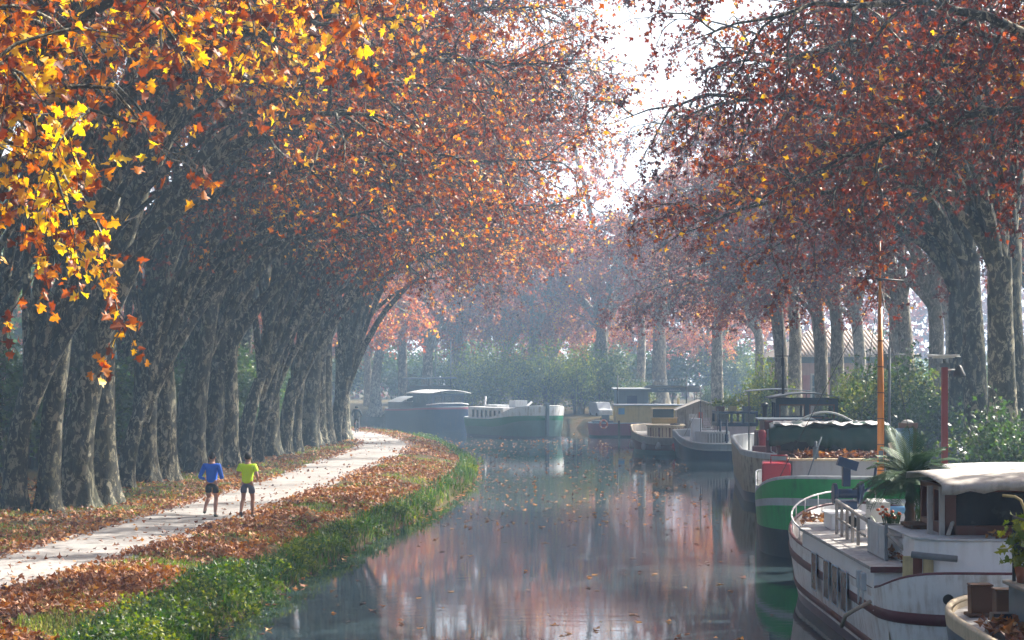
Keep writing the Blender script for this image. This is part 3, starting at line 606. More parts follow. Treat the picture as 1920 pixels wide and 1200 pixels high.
# ------------------------------------------------------------------ house behind the quay
paint('house_render', (0.50, 0.30, 0.25), .9, dirt=.3, scale=1.2); paint('house_trim', (0.55, 0.50, 0.44), .8, dirt=.3)
paint('shutter_pink', (0.48, 0.20, 0.18), .7); paint('window_dark', (0.06, 0.09, 0.10), .15, dirt=.1, bump=0, spec=.8); paint('eave_blue', (0.10, 0.14, 0.16), .7)
paint('roof_tile', (0.50, 0.41, 0.34), .9, dirt=.5, scale=2.0, dirtcol=(.12, .10, .08), streak=False)
hx, hy = 25.2, 142.0
hs = empty('tiled_house', (hx, hy, 1.0), 0.12, 'pink rendered house with a pale tiled hip roof behind the quay trunks', 'house')
mb = MB(); mb.bx(-4.2, 4.2, 0, 8, 0, 4.4); mb.build('wall', 'house_render', hs)
mb = MB(); mb.bx(-4.4, 4.4, -.2, 8.2, 4.4, 4.85); mb.build('fascia', 'eave_blue', hs)
mb = MB(); mb.add([(-4.9, -.7, 4.85), (4.9, -.7, 4.85), (4.9, 8.7, 4.85), (-4.9, 8.7, 4.85), (-2.2, 4, 6.9), (2.2, 4, 6.9)], [(0, 1, 5, 4), (1, 2, 5), (2, 3, 4, 5), (3, 0, 4), (3, 2, 1, 0)])
for k in range(34):                                       # rows of half-round tiles down the front slope
    x = -4.8+9.6*k/33; t_ = min(1, max(.06, (4.9-abs(x))/2.7)); mb.tube([(x, -.72, 4.9), (x, -.72+4.7*t_, 4.9+2.05*t_)], .10, 6)
mb.build('roof', 'roof_tile', hs)
for x in (-2.6, 1.6):
    f_ = MB(); f_.bx(x-.62, x-.5, -.12, .02, 1.6, 3.5); f_.bx(x+.5, x+.62, -.12, .02, 1.6, 3.5); f_.bx(x-.62, x+.62, -.12, .02, 3.5, 3.62); f_.bx(x-.7, x+.7, -.18, .02, 1.48, 1.6); f_.bx(x-.03, x+.03, -.09, .02, 1.6, 3.5); f_.bx(x-.5, x+.5, -.09, .02, 2.6, 2.66)
    fo = f_.build('window', 'house_trim', hs, .01); g_ = MB(); g_.bx(x-.5, x+.5, -.05, -.02, 1.6, 3.5); g_.build('pane', 'window_dark', fo)
    for a in (x+.66, x-1.2):
        s_ = MB(); s_.bx(a, a+.54, -.07, -.01, 1.6, 3.5)
        for q in range(9): s_.bx(a+.04, a+.50, -.085, -.07, 1.7+q*.2, 1.8+q*.2)
        s_.build('shutter', 'shutter_pink', hs)
# ------------------------------------------------------------------ quay furniture
paint('oxide_red', (0.26, 0.025, 0.02), .45, dirt=.25); paint('black_iron', (0.018, 0.02, 0.025), .5, dirt=.2); paint('white_sheet', (0.72, 0.73, 0.72), .45, dirt=.3)
paint('slate_grey', (0.16, 0.18, 0.20), .7, dirt=.3); paint('navy_sheet', (0.015, 0.03, 0.09), .4, dirt=.15, scale=5); paint('grey_plank', (0.28, 0.25, 0.21), .85, dirt=.5); paint('brown_wood', (0.09, 0.045, 0.025), .6, dirt=.3)
lx, ly = P(1771, 0, 50).x, 50.0; lz = .8
lp = empty('lamp_post', (lx, ly, lz), 0, 'dark red square lamp post with a flat white top and hanging black lamp', 'lamp post')
mb = MB(); mb.bx(-.075, .075, -.075, .075, 0, 4.2); mb.build('post', 'oxide_red', lp, .01)
mb = MB(); mb.bx(-.11, .11, -.11, .11, 4.2, 4.3); mb.tube([(0, 0, 4.3), (0, 0, 4.42)], .05); mb.build('cap', 'slate_grey', lp)
mb = MB(); mb.box((-.03, 0, 4.5), (.72, .6, .035), ry=-.03); mb.box((-.03, 0, 4.46), (.5, .4, .05), ry=-.03); mb.tube([(-.48, 0, 4.53), (.42, 0, 4.47)], .014); mb.build('top_panel', 'white_sheet', lp, .008)
mb = MB(); mb.tube([(.07, 0, 4.13), (.30, 0, 4.13)], .02); mb.build('arm', 'white_sheet', lp)
mb = MB(); mb.lathe([(.17, 3.95), (.17, 4.0), (.11, 4.13), (.09, 4.18), (.05, 4.24), (.02, 4.26)], (.38, 0, 0), 12); mb.build('lantern', 'black_iron', lp)
# blue sheet slung on a heap
x0 = P(1800, 0, 62).x
mb = MB(); rows = []
for i in range(15):
    row = []
    for j in range(13):
        a, b = i/14*2-1, j/12*2-1; hh = 1.45*(1-abs(a)**3)*(1-abs(b)**4)**.5*(1-.35*a)+.05*math.sin(9*a+4*b)+.04*math.sin(13*b-5*a)
        row.append((x0+a*.95-.1, 62+b*1.1, .85+max(hh, 0)*1.15))
    rows.append(row)
tag(mb.grid(rows).build('tarpaulin_heap', 'navy_sheet', solid=.02), 'dark blue tarpaulin thrown over a heap among the quay trunks', 'tarpaulin')
mb = MB(); q = P(1805, 0, 57).x
for i in range(2): mb.bx(q-.22+.02*i, q+.2, 57+.2*i, 57.06+.2*i, .8, 1.75-.1*i)
tag(mb.build('leaning_board', 'slate_grey', bevel=.01), 'upright grey board standing in front of the blue heap', 'board')
mb = MB(); q = P(1836, 0, 54).x; mb.bx(q-.11, q+.11, 54, 54.2, .8, 1.75); mb.bx(q-.13, q+.13, 53.98, 54.22, 1.75, 1.79)
tag(mb.build('mooring_post', 'grey_plank', bevel=.02), 'weathered square mooring post beside the overturned dinghy', 'post')
# overturned white dinghy
q = P(1822, 0, 53.5).x; o = empty('dinghy', (q, 52.6, .82), .95, 'small white dinghy lying keel up in the quay grass', 'dinghy')
rows = []
for i in range(13):
    s = i/12; w_ = .62*math.sin(PI*min(1, .18+.82*s))**.6 if s < 1 else .0; rows.append([(s*2.6-1.3, w_*math.cos(a), max(0, .48*math.sin(a))*(.7+.3*math.sin(PI*s))) for a in [PI*j/10 for j in range(11)]])
mb = MB(); mb.grid(rows); mb.build('hull', 'white_sheet', o, solid=.03); mb = MB(); mb.tube([(-1.2, 0, .42), (0, 0, .5), (1.2, 0, .4)], .025); mb.build('keel', 'grey_plank', o)
q = P(1868, 0, 56).x; mb = MB(); mb.lathe([(.0, .16), (.3, .15), (.45, .05), (.47, 0), (.0, -.02)], (q, 56, 1.35), 20, axis='z'); mb.tube([(q-.3, 56, .8), (q-.2, 56, 1.36)], .03); mb.tube([(q+.3, 56, .8), (q+.2, 56, 1.36)], .03); mb.tube([(q, 56.3, .8), (q, 56.2, 1.36)], .03)
tag(mb.build('round_table', 'white_sheet'), 'round white garden table at the foot of the pale trunk', 'table')
# heap of planks and sticks
r_ = random.Random(3); mb = MB(); q = P(1745, 0, 58).x
for i in range(26): mb.box((q+r_.uniform(-.9, .9), 58+r_.uniform(-.8, .8), 1.0+r_.uniform(0, .45)), (r_.uniform(.8, 1.8), .09, .03), rz=r_.uniform(-.9, .9), ry=r_.uniform(-.35, .35), rx=r_.uniform(-.6, .6))
tag(mb.build('plank_heap', 'grey_plank'), 'heap of broken planks left of the dark trunk base', 'planks')
tag(MB().tube([P(1716, 868, 54), P(1742, 915, 51.5)], .022).build('boat_hook', 'grey_plank'), 'pale boat hook pole leaning against the plank heap', 'boat hook')
# timber frame with blue sheet
q = P(1702, 0, 57).x; o = empty('sheeted_frame', (q, 57, .85), 0, 'brown timber frame hung with a pale blue plastic sheet behind the palm', 'frame')
mb = MB(); mb.bx(-.2, -.1, 0, .1, 0, 2.35); mb.bx(.14, .26, 0, .12, 0, 2.5); mb.bx(-.26, .3, -.02, .13, 2.35, 2.5); mb.build('timber', 'brown_wood', o, .01)
paint('pale_cap', (.35, .35, .34), .8); paint('blue_plastic', (0.10, 0.19, 0.30), .3, dirt=.2, scale=6)
rows = [[(-.36+.5*j/8, -.06+.05*math.sin(j*2.1+i), .95+1.4*i/8) for j in range(9)] for i in range(9)]; MB().grid(rows).build('sheet', 'blue_plastic', o, solid=.01)
mb = MB(); mb.lathe([(.0, .1), (.1, .085), (.17, .04), (.19, 0), (0, -.02)], (.0, .06, 2.5), 12); mb.build('cap', 'pale_cap', o)
# quayside sheds, van, bunting, sign far behind
paint('shed_blue', (0.14, 0.18, 0.22), .8); paint('van_white', (0.5, 0.52, 0.54), .3, dirt=.15); paint('tyre', (0.02, 0.02, 0.02), .8)
o = empty('boat_shed', (P(1185, 0, 152).x, 152, .9), 0, 'grey blue flat roofed shed behind the yellow barge', 'shed')
mb = MB(); mb.bx(-1.3, 1.3, 0, 2.4, 0, 2.4); 
for k in range(9): mb.bx(-1.25+k*.3, -1.22+k*.3, -.02, 0, 0, 2.4)
mb.build('wall', 'shed_blue', o); mb = MB(); mb.box((0, 1.2, 2.47), (3.0, 2.9, .12), rx=.03); mb.build('roof', 'slate_grey', o); mb = MB(); mb.bx(-.4, .4, -.05, -.022, 0, 1.95); mb.build('door', 'navy_sheet', o)
o = empty('awning_stall', (P(1262, 0, 153).x, 153, .9), 0, 'low stall with dark awning behind the gabled cream boat', 'stall')
mb = MB()
for a, b in ((-1.9, 0), (1.9, 0), (-1.9, 2), (1.9, 2), (0, 0)): mb.tube([(a, b, 0), (a, b, 2.6)], .04)
mb.build('post', 'black_iron', o); mb = MB(); mb.box((0, 1, 2.66), (4.2, 2.5, .08), rx=-.05); mb.bx(-2.1, 2.1, -.26, -.2, 2.2, 2.6); mb.build('awning', 'shed_blue', o); mb = MB(); mb.bx(-1.8, 1.8, .6, 1.0, 0, .95); mb.build('counter', 'house_render', o)
s = MB(); r_ = random.Random(8); xx = -1.25                # handwriting on the awning front, too small to read
for wl in (4, 8):
    for k in range(wl):
        hh = r_.uniform(.07, .12)*(1.7 if k == 0 else 1); s.tube([(xx, -.275, 2.34), (xx+.05, -.275, 2.34+hh), (xx+.09, -.275, 2.33), (xx+.13, -.275, 2.36)], .011, 4); xx += .14
    xx += .16
s.build('lettering', 'white_sheet', o)
o = empty('bunting', (0, 0, 0), 0, 'string of small pale flags above the grey sheds', 'bunting')
a, b = P(1160, 708, 150), P(1285, 708, 150); mb = MB(); mb.tube([a.lerp(b, i/12)-Vector((0, 0, .15*math.sin(PI*i/12))) for i in range(13)], .012, 5); mb.build('cord', 'black_iron', o); r_ = random.Random(2)
for i in range(20):
    if r_.random() < .25: continue
    c = a.lerp(b, (i+.5)/20)-Vector((0, .0, .15*math.sin(PI*(i+.5)/20)+.02)); MB().add([c+Vector((-.09, 0, 0)), c+Vector((.09, 0, 0)), c+Vector((0, .02, -.22))], [(0, 1, 2)]).build('flag', 'white_sheet', o, solid=.006)
for q in (1158, 1287):
    mb = MB(); xx = P(q, 0, 150).x; mb.tube([(xx, 150, .8), (xx, 150, P(0, 704, 150).z)], .05); tag(mb.build('bunting_pole', 'black_iron'), 'thin dark pole holding the %s end of the flag string' % ('shed' if q < 1200 else 'sign'), 'pole')
o = empty('parked_van', (P(1136, 0, 162).x, 162, .75), 0.25, 'small white van parked behind the red barge', 'van')
o.scale = (.75, .75, .75); mb = MB(); mb.prism([(0, .35), (0, 1.0), (.55, 1.12), (1.0, 1.75), (1.3, 1.85), (3.9, 1.85), (4.0, .35)], -.8, .8, plane='yz'); mb.build('body', 'van_white', o, .05)
mb = MB(); mb.add([(-.7, .58, 1.15), (.7, .58, 1.15), (.66, .97, 1.7), (-.66, .97, 1.7)], [(0, 1, 2, 3)]); mb.build('windscreen', 'window_dark', o)
for x in (-.78, .78):
    for y in (.8, 3.2): mb = MB(); mb.lathe([(.2, -.1), (.33, -.09), (.33, .09), (.2, .1)], (x, y, .33), 14, axis='x'); mb.build('wheel', 'tyre', o)
    mb = MB(); mb.lathe([(.1, .02), (.09, -.02), (.03, -.03)], (x*.72, 0, .8), 10, axis='y'); mb.build('headlight', 'white_sheet', o)
# ------------------------------------------------------------------ boats
paint('boat_white', (0.80, 0.80, 0.80), .35, dirt=.65, scale=2.2, dirtcol=(.30, .22, .15)); paint('cabin_white', (0.82, 0.83, 0.84), .4, dirt=.25, scale=2, dirtcol=(.4, .36, .32))
paint('boat_navy', (0.012, 0.035, 0.09), .3, dirt=.25); paint('boat_green', (0.008, 0.36, 0.065), .35, dirt=.55, scale=2, dirtcol=(.01, .09, .03)); paint('boat_black', (0.012, 0.015, 0.02), .4, dirt=.3)
paint('maroon', (0.10, 0.018, 0.025), .45, dirt=.3); paint('red_paint', (0.36, 0.012, 0.03), .35, dirt=.2); paint('grey_paint', (0.36, 0.40, 0.45), .5, dirt=.25); paint('pale_grey', (0.50, 0.53, 0.55), .5, dirt=.3)
paint('cream_paint', (0.62, 0.52, 0.36), .5, dirt=.35, dirtcol=(.25, .17, .09)); paint('rusty_cream', (0.52, 0.45, 0.34), .7, dirt=.9, scale=3.5, dirtcol=(.13, .07, .04)); paint('deck_grey', (0.42, 0.41, 0.40), .8, dirt=.6, scale=3)
paint('yellow_paint', (0.60, 0.44, 0.17), .5, dirt=.3); paint('teal_hull', (0.11, 0.20, 0.19), .4, dirt=.3); paint('far_green', (0.02, 0.17, 0.09), .4, dirt=.2); paint('purple_red', (0.26, 0.05, 0.09), .5, dirt=.3)
paint('tarp_green', (0.012, 0.06, 0.045), .3, dirt=.2, scale=6, streak=False); paint('canvas', (0.50, 0.47, 0.43), .8, dirt=.6, scale=2.2); paint('orange_varnish', (0.55, 0.20, 0.02), .3, dirt=.3, dirtcol=(.2, .06, .01))
paint('mahogany', (0.13, 0.035, 0.02), .35, dirt=.3); paint('dark_glass', (0.012, 0.015, 0.02), .25, dirt=.1, bump=0, spec=.25); paint('fender_grey', (0.38, 0.37, 0.38), .5, dirt=.3); paint('buoy_red', (0.55, 0.01, 0.02), .35, dirt=.1); paint('ring_orange', (0.65, 0.16, 0.08), .5, dirt=.15)
paint('steel_blue', (0.10, 0.14, 0.18), .4, dirt=.3); paint('rail_wood', (0.40, 0.37, 0.34), .7, dirt=.5); paint('pink_pot', (0.42, 0.02, 0.14), .5, dirt=.1); paint('lilac_white', (0.60, 0.52, 0.55), .5, dirt=.25); paint('rope', (0.34, 0.29, 0.22), .9, dirt=.3); paint('lemon_wood', (0.55, 0.47, 0.24), .6, dirt=.45)
paint('frame_blue', (0.42, 0.50, 0.58), .5, dirt=.08)
def glassmat():
    m, nt, out = nmat('clear_glass'); b = N(nt, 'ShaderNodeBsdfPrincipled', inp={'Base Color': (.75, .82, .82, 1), 'Roughness': .05, 'Transmission Weight': .92, 'IOR': 1.1}); L(nt, b.outputs[0], out.inputs[0])
glassmat()
def outline(Lh, B, lf, lb, pf=2.3, pb=2.3, n=14):
    """deck plan: near end at y=0, far end at y=Lh; closed loop of (x,y)"""
    h = []
    for i in range(n+1):
        a = PI/2*i/n; h.append((B/2*math.sin(a)**(2/pf), lf*(1-math.cos(a)**(2/pf))))
    for i in range(1, 9): h.append((B/2, lf+(Lh-lf-lb)*i/9))
    for i in range(n+1):
        a = PI/2*(1-i/n); h.append((B/2*math.sin(a)**(2/pb), Lh-lb*(1-math.cos(a)**(2/pb))))
    return [(-x, y) for x, y in h]+[(x, y) for x, y in reversed(h[1:-1])]
def hull(root, Lh, B, lf, lb, sheer, bands, deck=.5, pf=2.3, pb=2.3, rail='maroon', deckmat='deck_grey', railr=.04, flare=.86, name='hull'):
    """bands: list of (level function or number, material below it) from the sheer downwards; last level closes the hull"""
    o = outline(Lh, B, lf, lb, pf, pb); cx_, cy__ = 0, Lh/2
    lv = [lambda y, b=b: (b(y) if callable(b) else b) for b, _ in bands]
    mats, mb = [], MB()
    def ring(z, zt, y_s=1.0):
        f = 1-(1-flare)*max(0, min(1, (zt-z)/(zt+.5)))**1.3
        return f
    def row(fn, e=1.0):
        r = []
        for x, y in o:
            z = fn(y); f = ring(z, sheer(y))*e; r.append((x*f, cy__+(y-cy__)*(1-(1-f)*.35), z))
        return r
    fs = [sheer]+lv
    for i, (b, mname) in enumerate(bands):
        if mname not in mats: mats.append(mname)
        a, c = fs[i], fs[i+1]; k = 3
        mb.grid([row(lambda y, t=t: a(y)*(1-t)+c(y)*t) for t in [j/k for j in range(k+1)]], mats.index(mname), close_u=True)
    h = mb.build(name, mats, root)
    n = len(o)//2
    mbd = MB(); inner = [(x*.955, cy__+(y-cy__)*.985) for x, y in o]
    mbd.grid([[(x, y, sheer(y)-.01) for x, y in inner], [(x, y, sheer(y)-deck) for x, y in inner]], 1, close_u=True)
    left = inner[:n+1]; right = [inner[0]]+inner[:n:-1]; right = right[:n]+[inner[n]]
    mbd.grid([[(lx_*(1-t)+rx_*t, ly_, sheer(ly_)-deck+.03*math.sin(PI*t)) for (lx_, ly_), (rx_, _) in zip(left, right)] for t in (0, .25, .5, .75, 1)], 0)
    mbd.build('deck', [deckmat, bands[0][1]], h)
    mr = MB(); mid = [(x*.98, cy__+(y-cy__)*.993, sheer(y)+.005) for x, y in o]; mr.tube(mid, railr, 6, closed=True); mr.build('gunwale', rail, root)
    return h, o, row
def band(root, o, Lh, zf, hgt, mat, prot=1.015, name='rub_rail', sheer=None, flare=.86):
    mb = MB(); rows = []
    for dz in (0, .02, hgt-.02, hgt):
        e = prot if dz in (.02, hgt-.02) else prot-.012; r = []
        for x, y in o:
            z = zf(y)+dz; zt = sheer(y); f = (1-(1-flare)*max(0, min(1, (zt-z)/(zt+.5)))**1.3)*e; r.append((x*f, Lh/2+(y-Lh/2)*(1-(1-f)*.35), z))
        rows.append(r)
    mb.grid(rows, close_u=True); return mb.build(name, mat, root)
def window(root, c, w, h, fr='mahogany', gl='dark_glass', face='y', t=.05, depth=.04, name='window'):
    """framed window on a wall; face 'y' looks to the camera, 'x' looks to the canal"""
    x, y, z = c; mb = MB()
    def B(a0, a1, b0, b1, d0, d1, m):
        m.bx(x+a0, x+a1, y+d0, y+d1, z+b0, z+b1) if face == 'y' else m.bx(x+d0, x+d1, y+a0, y+a1, z+b0, z+b1)
    B(-w/2-t, -w/2, -h/2-t, h/2+t, -depth, .01, mb); B(w/2, w/2+t, -h/2-t, h/2+t, -depth, .01, mb); B(-w/2, w/2, h/2, h/2+t, -depth, .01, mb); B(-w/2, w/2, -h/2-t, -h/2, -depth, .01, mb)
    o = mb.build(name, fr, root, .008); g = MB(); B(-w/2, w/2, -h/2, h/2, -.006, -.002, g); g.build('pane', gl, o); return o
def litter(name, label, pts, size=.15, tint=.5):
    r = np.random.default_rng(len(pts)); V, Fq, per = leaves(np.array(pts), r, size, droop=0, flat=.5, var=.4)
    return tag(link(name, npmesh(name, V, Fq, 4, ['litter_leaf'], tint=np.repeat(np.clip(r.normal(tint, .22, len(pts)), 0, 1), per))), label, kind='stuff')
def scatter(n, x0, x1, y0, y1, z, dz=.08, seed=0): r = np.random.default_rng(seed); return np.stack([r.uniform(x0, x1, n), r.uniform(y0, y1, n), z+r.uniform(0, dz, n)], 1)
# ---- 1. white houseboat closest to the viewer
W = (8.15, 29.9); o1 = empty('houseboat', (W[0], W[1], 0), 0, 'white houseboat with maroon bands, dark portrait windows and awninged wheelhouse', 'boat')
sh1 = lambda y: 1.34+.40*math.exp(-(y/.9)**2)+.42*max(0, (y-9)/7)**1.6
h_, ol, _ = hull(o1, 16, 4.5, 1.7, 6, sh1, [(.2, 'boat_white'), (-.4, 'boat_navy')], deck=.45, pf=3.0, pb=2.0, rail='maroon', railr=.035)
band(o1, ol, 16, lambda y: .90+.25*max(0, (y-9)/7)**1.5, .19, 'maroon', 1.012, sheer=sh1)
band(o1, ol, 16, lambda y: .27+.2*max(0, (y-9)/7)**1.5, .15, 'maroon', 1.014, sheer=sh1)
mb = MB(); mb.prism([(-2.235, 1.5), (2.235, 1.5), (2.235, 9.2), (1.9, 10.6), (-1.9, 10.6), (-2.235, 9.2)], .98, 1.66); cb = mb.build('coachhouse', 'cabin_white', o1, .015)
mb = MB(); mb.prism([(-2.29, 1.44), (2.29, 1.44), (2.29, 9.25), (1.94, 10.66), (-1.94, 10.66), (-2.29, 9.25)], 1.66, 1.72); mb.build('coachroof', 'deck_grey', o1, .01)
mb = MB(); mb.bx(-2.3, 2.3, 1.40, 1.437, 1.63, 1.725); mb.build('roof_trim', 'maroon', o1)
for y in (4.05, 5.0, 5.95, 7.4): window(o1, (-2.285, y, 1.02), .54, .68, 'frame_blue', 'dark_glass', 'x', .03, .008)
for y in (2.2, 2.6):
    mb = MB(); mb.bx(-2.32, -2.235, y-.07, y+.07, 1.25, 1.55); mb.bx(-2.30, -2.27, y-.03, y+.03, .98, 1.25); mb.build('wall_vent', 'pale_grey', o1, .02)  # small vent boxes on the cabin side, not lights
# aft cabin with doors, wheelhouse and awning
mb = MB(); mb.prism([(-1.28, .95), (.75, .8), (2.05, 1.15), (2.05, 3.6), (-1.62, 3.6), (-1.62, 1.3)], 1.15, 2.19); mb.build('aft_cabin', 'cabin_white', o1, .02)
mb = MB(); mb.prism([(-1.33, .91), (.75, .76), (2.09, 1.11), (2.09, 3.64), (-1.66, 3.64), (-1.66, 1.27)], 2.19, 2.225); mb.build('cabin_roof', 'pale_grey', o1, .008)
dd = MB()
for k in range(2): dd.bx(-1.86+.33*k, -1.70+.33*k, .98+.0*k, 1.04, 1.15, 1.94); 
do = dd.build('door', 'lemon_wood', o1, .01); dk = MB(); dk.bx(-1.69, -1.54, 1.03, 1.07, 1.15, 1.92); dk.bx(-1.36, -1.285, 1.03, 1.07, 1.15, 1.92); dk.build('door_gap', 'mahogany', do)  # dark boards stand in for the shaded openings beside the door leaves
mb = MB(); mb.tube([(-1.75, .86, 1.98), (-1.5, .76, 1.96), (-1.05, .72, 1.92)], .055, 10); mb.build('hand_grip', 'slate_grey', o1)
for x in (-1.36, -1.08):
    mb = MB(); mb.lathe([(.085, -.02), (.085, .0), (.06, .012), (.0, .012)], (x, -.012, 1.36), 16, axis='y'); mb.build('hawse_hole', 'boat_black', o1)
wh = MB()
for x0, x1 in ((-1.05, -.86), (1.9, 2.05)): wh.bx(x0, x1, 1.6, 1.7, 2.22, 3.0)
wh.bx(-1.05, 2.05, 1.6, 1.7, 2.22, 2.38); wh.bx(-1.05, 2.05, 1.6, 1.7, 2.93, 3.02); wh.bx(.42, .5, 1.6, 1.7, 2.38, 2.93)
wh.bx(-1.05, -.97, 1.7, 3.4, 2.22, 2.4); wh.bx(-1.05, -.97, 1.7, 3.4, 2.93, 3.02); wh.bx(-1.05, -.97, 2.4, 2.5, 2.4, 2.93); wh.bx(-1.05, 2.05, 3.4, 3.5, 2.22, 3.02); wh.bx(1.95, 2.05, 1.7, 3.4, 2.22, 3.02)  # dark back wall added so the interior looks shaded
who = wh.build('wheelhouse', 'mahogany', o1, .01); gl = MB(); gl.bx(-.86, .42, 1.64, 1.652, 2.38, 2.93); gl.bx(.5, 1.9, 1.64, 1.652, 2.38, 2.93); gl.build('window_glass', 'dark_glass', who)  # near-black pane colour stands in for the shaded interior
bk = MB(); bk.bx(-.7, -.25, 2.9, 2.95, 2.3, 2.85); bk.bx(1.3, 1.8, 3.0, 3.1, 2.3, 2.8); bk.build('curtain', 'canvas', who)
mb = MB(); mb.bx(-1.14, -1.06, 1.55, 1.65, 2.2, 3.02); mb.bx(-1.28, -1.2, 1.8, 1.9, 2.2, 3.02); mb.build('awning_post', 'rail_wood', o1)
rows = []
for i in range(17):                                        # awning: cambered canvas with a drooping scalloped front edge
    s = i/16; x = -1.24+3.6*s; zc = 3.05+.12*math.sin(PI*min(1, s*.8+.12))
    rows.append([(x, .95, zc-.16-.03*math.sin(s*40)), (x-.01, .90, zc-.06), (x, 1.0, zc), (x, 1.8, zc+.07+.012*math.sin(s*23)), (x, 2.8, zc+.10), (x, 3.7, zc+.05), (x, 3.78, zc-.05)])
MB().grid(rows).build('awning', 'canvas', o1, solid=.025)
rows = [[(-.75+2.9*i/8, 3.9+.9*j/4, 3.13+.05*math.sin(PI*i/8)+.10*math.sin(PI*j/4)) for j in range(5)] for i in range(9)]; MB().grid(rows).build('rear_awning', 'white_sheet', o1, solid=.02)
# railing, gate, deck furniture
mb = MB(); ra = Vector((-1.82, 2.3, 2.16)); rb = Vector((-1.80, 7.7, 2.38)); mb.tube([ra+Vector((.25, -.15, -.25)), ra, ra.lerp(rb, .5), rb, rb+Vector((.12, .25, -.12))], .035, 8); mb.tube([ra.lerp(rb, .42)+Vector((0, 0, -.3)), rb+Vector((0, 0, -.33))], .022, 6)
for t in (.55, .66, .77, .88, .99): p = ra.lerp(rb, t); mb.box((p.x, p.y, (1.72+p.z)/2), (.05, .07, p.z-1.72))
mb.tube([ra, (-.9, 2.2, 2.12), (-.35, 2.25, 2.2)], .03, 8); mb.tube([(-1.6, 2.2, 1.95), (-1.3, 2.15, 1.86), (-.5, 2.2, 1.88)], .03, 8); mb.tube([(-1.05, 1.4, 2.22), (-.75, 1.9, 2.7), (-.6, 2.2, 2.95)], .035, 8)
mb.build('railing', 'rail_wood', o1)
gm = MB(); gm.box((-1.86, 3.2, 2.02), (.04, 1.5, .56)); gm.box((-1.885, 3.2, 2.02), (.012, .5, .5))
gm.build('gate_panel', 'pale_grey', o1, .008); gm = MB(); gm.bx(-1.87, -1.83, 2.38, 2.44, 1.72, 2.33); gm.bx(-1.87, -1.83, 3.97, 4.02, 1.72, 2.33); gm.build('gate_post', 'slate_grey', o1)
mb = MB(); mb.bx(-1.75, -1.05, 8.6, 9.5, 1.72, 2.02); mb.prism([(-1.8, 2.02), (-1.0, 2.02), (-1.0, 2.06), (-1.8, 2.06)], 8.55, 9.55, plane='xz'); lk = mb.build('deck_locker', 'cabin_white', o1, .02); mb = MB(); mb.lathe([(.10, -.02), (.13, -.03), (.13, 0)], (-1.35, 8.6, 1.88), 16, axis='y'); mb.lathe([(.0, -.005), (.1, -.005), (.1, .01)], (-1.35, 8.6, 1.88), 16, axis='y'); mb.build('porthole', 'boat_black', lk)
wl = MB(); x, y = -1.15, 10.2; wl.box((x, y, 1.95), (.35, .4, .5)); wl.lathe([(.22, -.3), (.22, -.22), (.1, -.2), (.1, .2), (.22, .22), (.22, .3)], (x, y, 2.35), 16, axis='x'); wl.box((x-.02, y, 2.75), (.16, .2, .5)); wl.box((x, y-.05, 2.98), (.42, .2, .2), ry=.3); wl.lathe([(.16, -.04), (.16, .04)], (x+.3, y, 2.45), 14, axis='x'); wl.tube([(x+.25, y, 2.3), (x+.55, y, 2.55), (x+.6, y, 2.9)], .03)
wl.build('windlass', 'boat_navy', o1, .01)
pts_ = [(x*.97, 8+(y-8)*.985, sh1(y)+.30) for x, y in ol if y > 9.3 and x < .6]; mb = MB(); mb.tube(pts_, .022, 6)
for q in pts_[::2]: mb.tube([(q[0], q[1], q[2]-.32), q], .014, 5)
mb.build('bow_rail', 'boat_white', o1)
mb = MB(); mb.lathe([(.14, 0), (.14, .3), (.2, .31), (.2, .38), (0, .4)], (-1.5, 11.9, 1.2), 14); mb.lathe([(.14, 0), (.14, .3), (.2, .31), (.2, .38), (0, .4)], (-1.0, 12.0, 1.2), 14); mb.build('bollard', 'black_iron', o1)
litter('deck_leaves', 'rust leaves heaped in the bow of the white houseboat', scatter(420, W[0]-1.6, W[0]-.3, W[1]+10.9, W[1]+14.2, 1.3, .35, 1))
litter('deck_leaves', 'brown leaves behind the railing of the white houseboat', scatter(260, W[0]-1.7, W[0]-.4, W[1]+1.7, W[1]+3.2, 1.73, .14, 2), tint=.35)
litter('deck_leaves', 'dry leaves along the cabin roof under the awning', scatter(150, W[0]-.5, W[0]+1.9, W[1]+.85, W[1]+1.45, 2.23, .05, 3), tint=.35)
# things standing on the houseboat
mb = MB(); cw = Vector((W[0]-.85, W[1]+3.1, 1.72)); mb.box(cw+Vector((0, 0, .27)), (1.0, .7, .54))
for k in range(3): mb.box(cw+Vector((0, -.36, .1+.18*k)), (1.04, .03, .15))
mb.box(cw+Vector((0, 0, .56)), (1.1, .8, .05)); o = empty('crate', (0, 0, 0), 0, 'dark slatted wooden crate beside the railing with planter on top', 'crate'); mb.build('crate_body', 'brown_wood', o, .01)
def spikes(mb, c, n, ln, r, w=.02, up=1.0, seed=1, mat=0):
    for k in range(n):
        a = r.uniform(0, 2*PI); t = r.uniform(.1, 1); l = ln*r.uniform(.6, 1.1); d = Vector((math.cos(a)*t, math.sin(a)*t, up)); d.normalize(); s = Vector((-math.sin(a), math.cos(a), 0))*w
        b = Vector(c)+Vector((math.cos(a), math.sin(a), 0))*r.uniform(0, .05); m_ = b+d*l*.6; e = b+d*l+Vector((d.x, d.y, -.5))*l*.25
        mb.add([b-s*.5, b+s*.5, m_+s, m_-s, e], [(0, 1, 2, 3), (3, 2, 4)], mat)
paint('leaf_plain', (0.045, 0.12, 0.035), .5, dirt=.3, bump=0, dirtcol=(.12, .17, .04)); paint('palm_green', (0.015, 0.07, 0.015), .6, dirt=.4, bump=0, dirtcol=(.09, .15, .03)); paint('terracotta', (0.30, 0.10, 0.05), .8); paint('palm_bark', (0.07, 0.045, 0.025), .9, dirt=.5); paint('petal_orange', (0.6, 0.12, 0.02), .6, dirt=.1)
pr = random.Random(6)
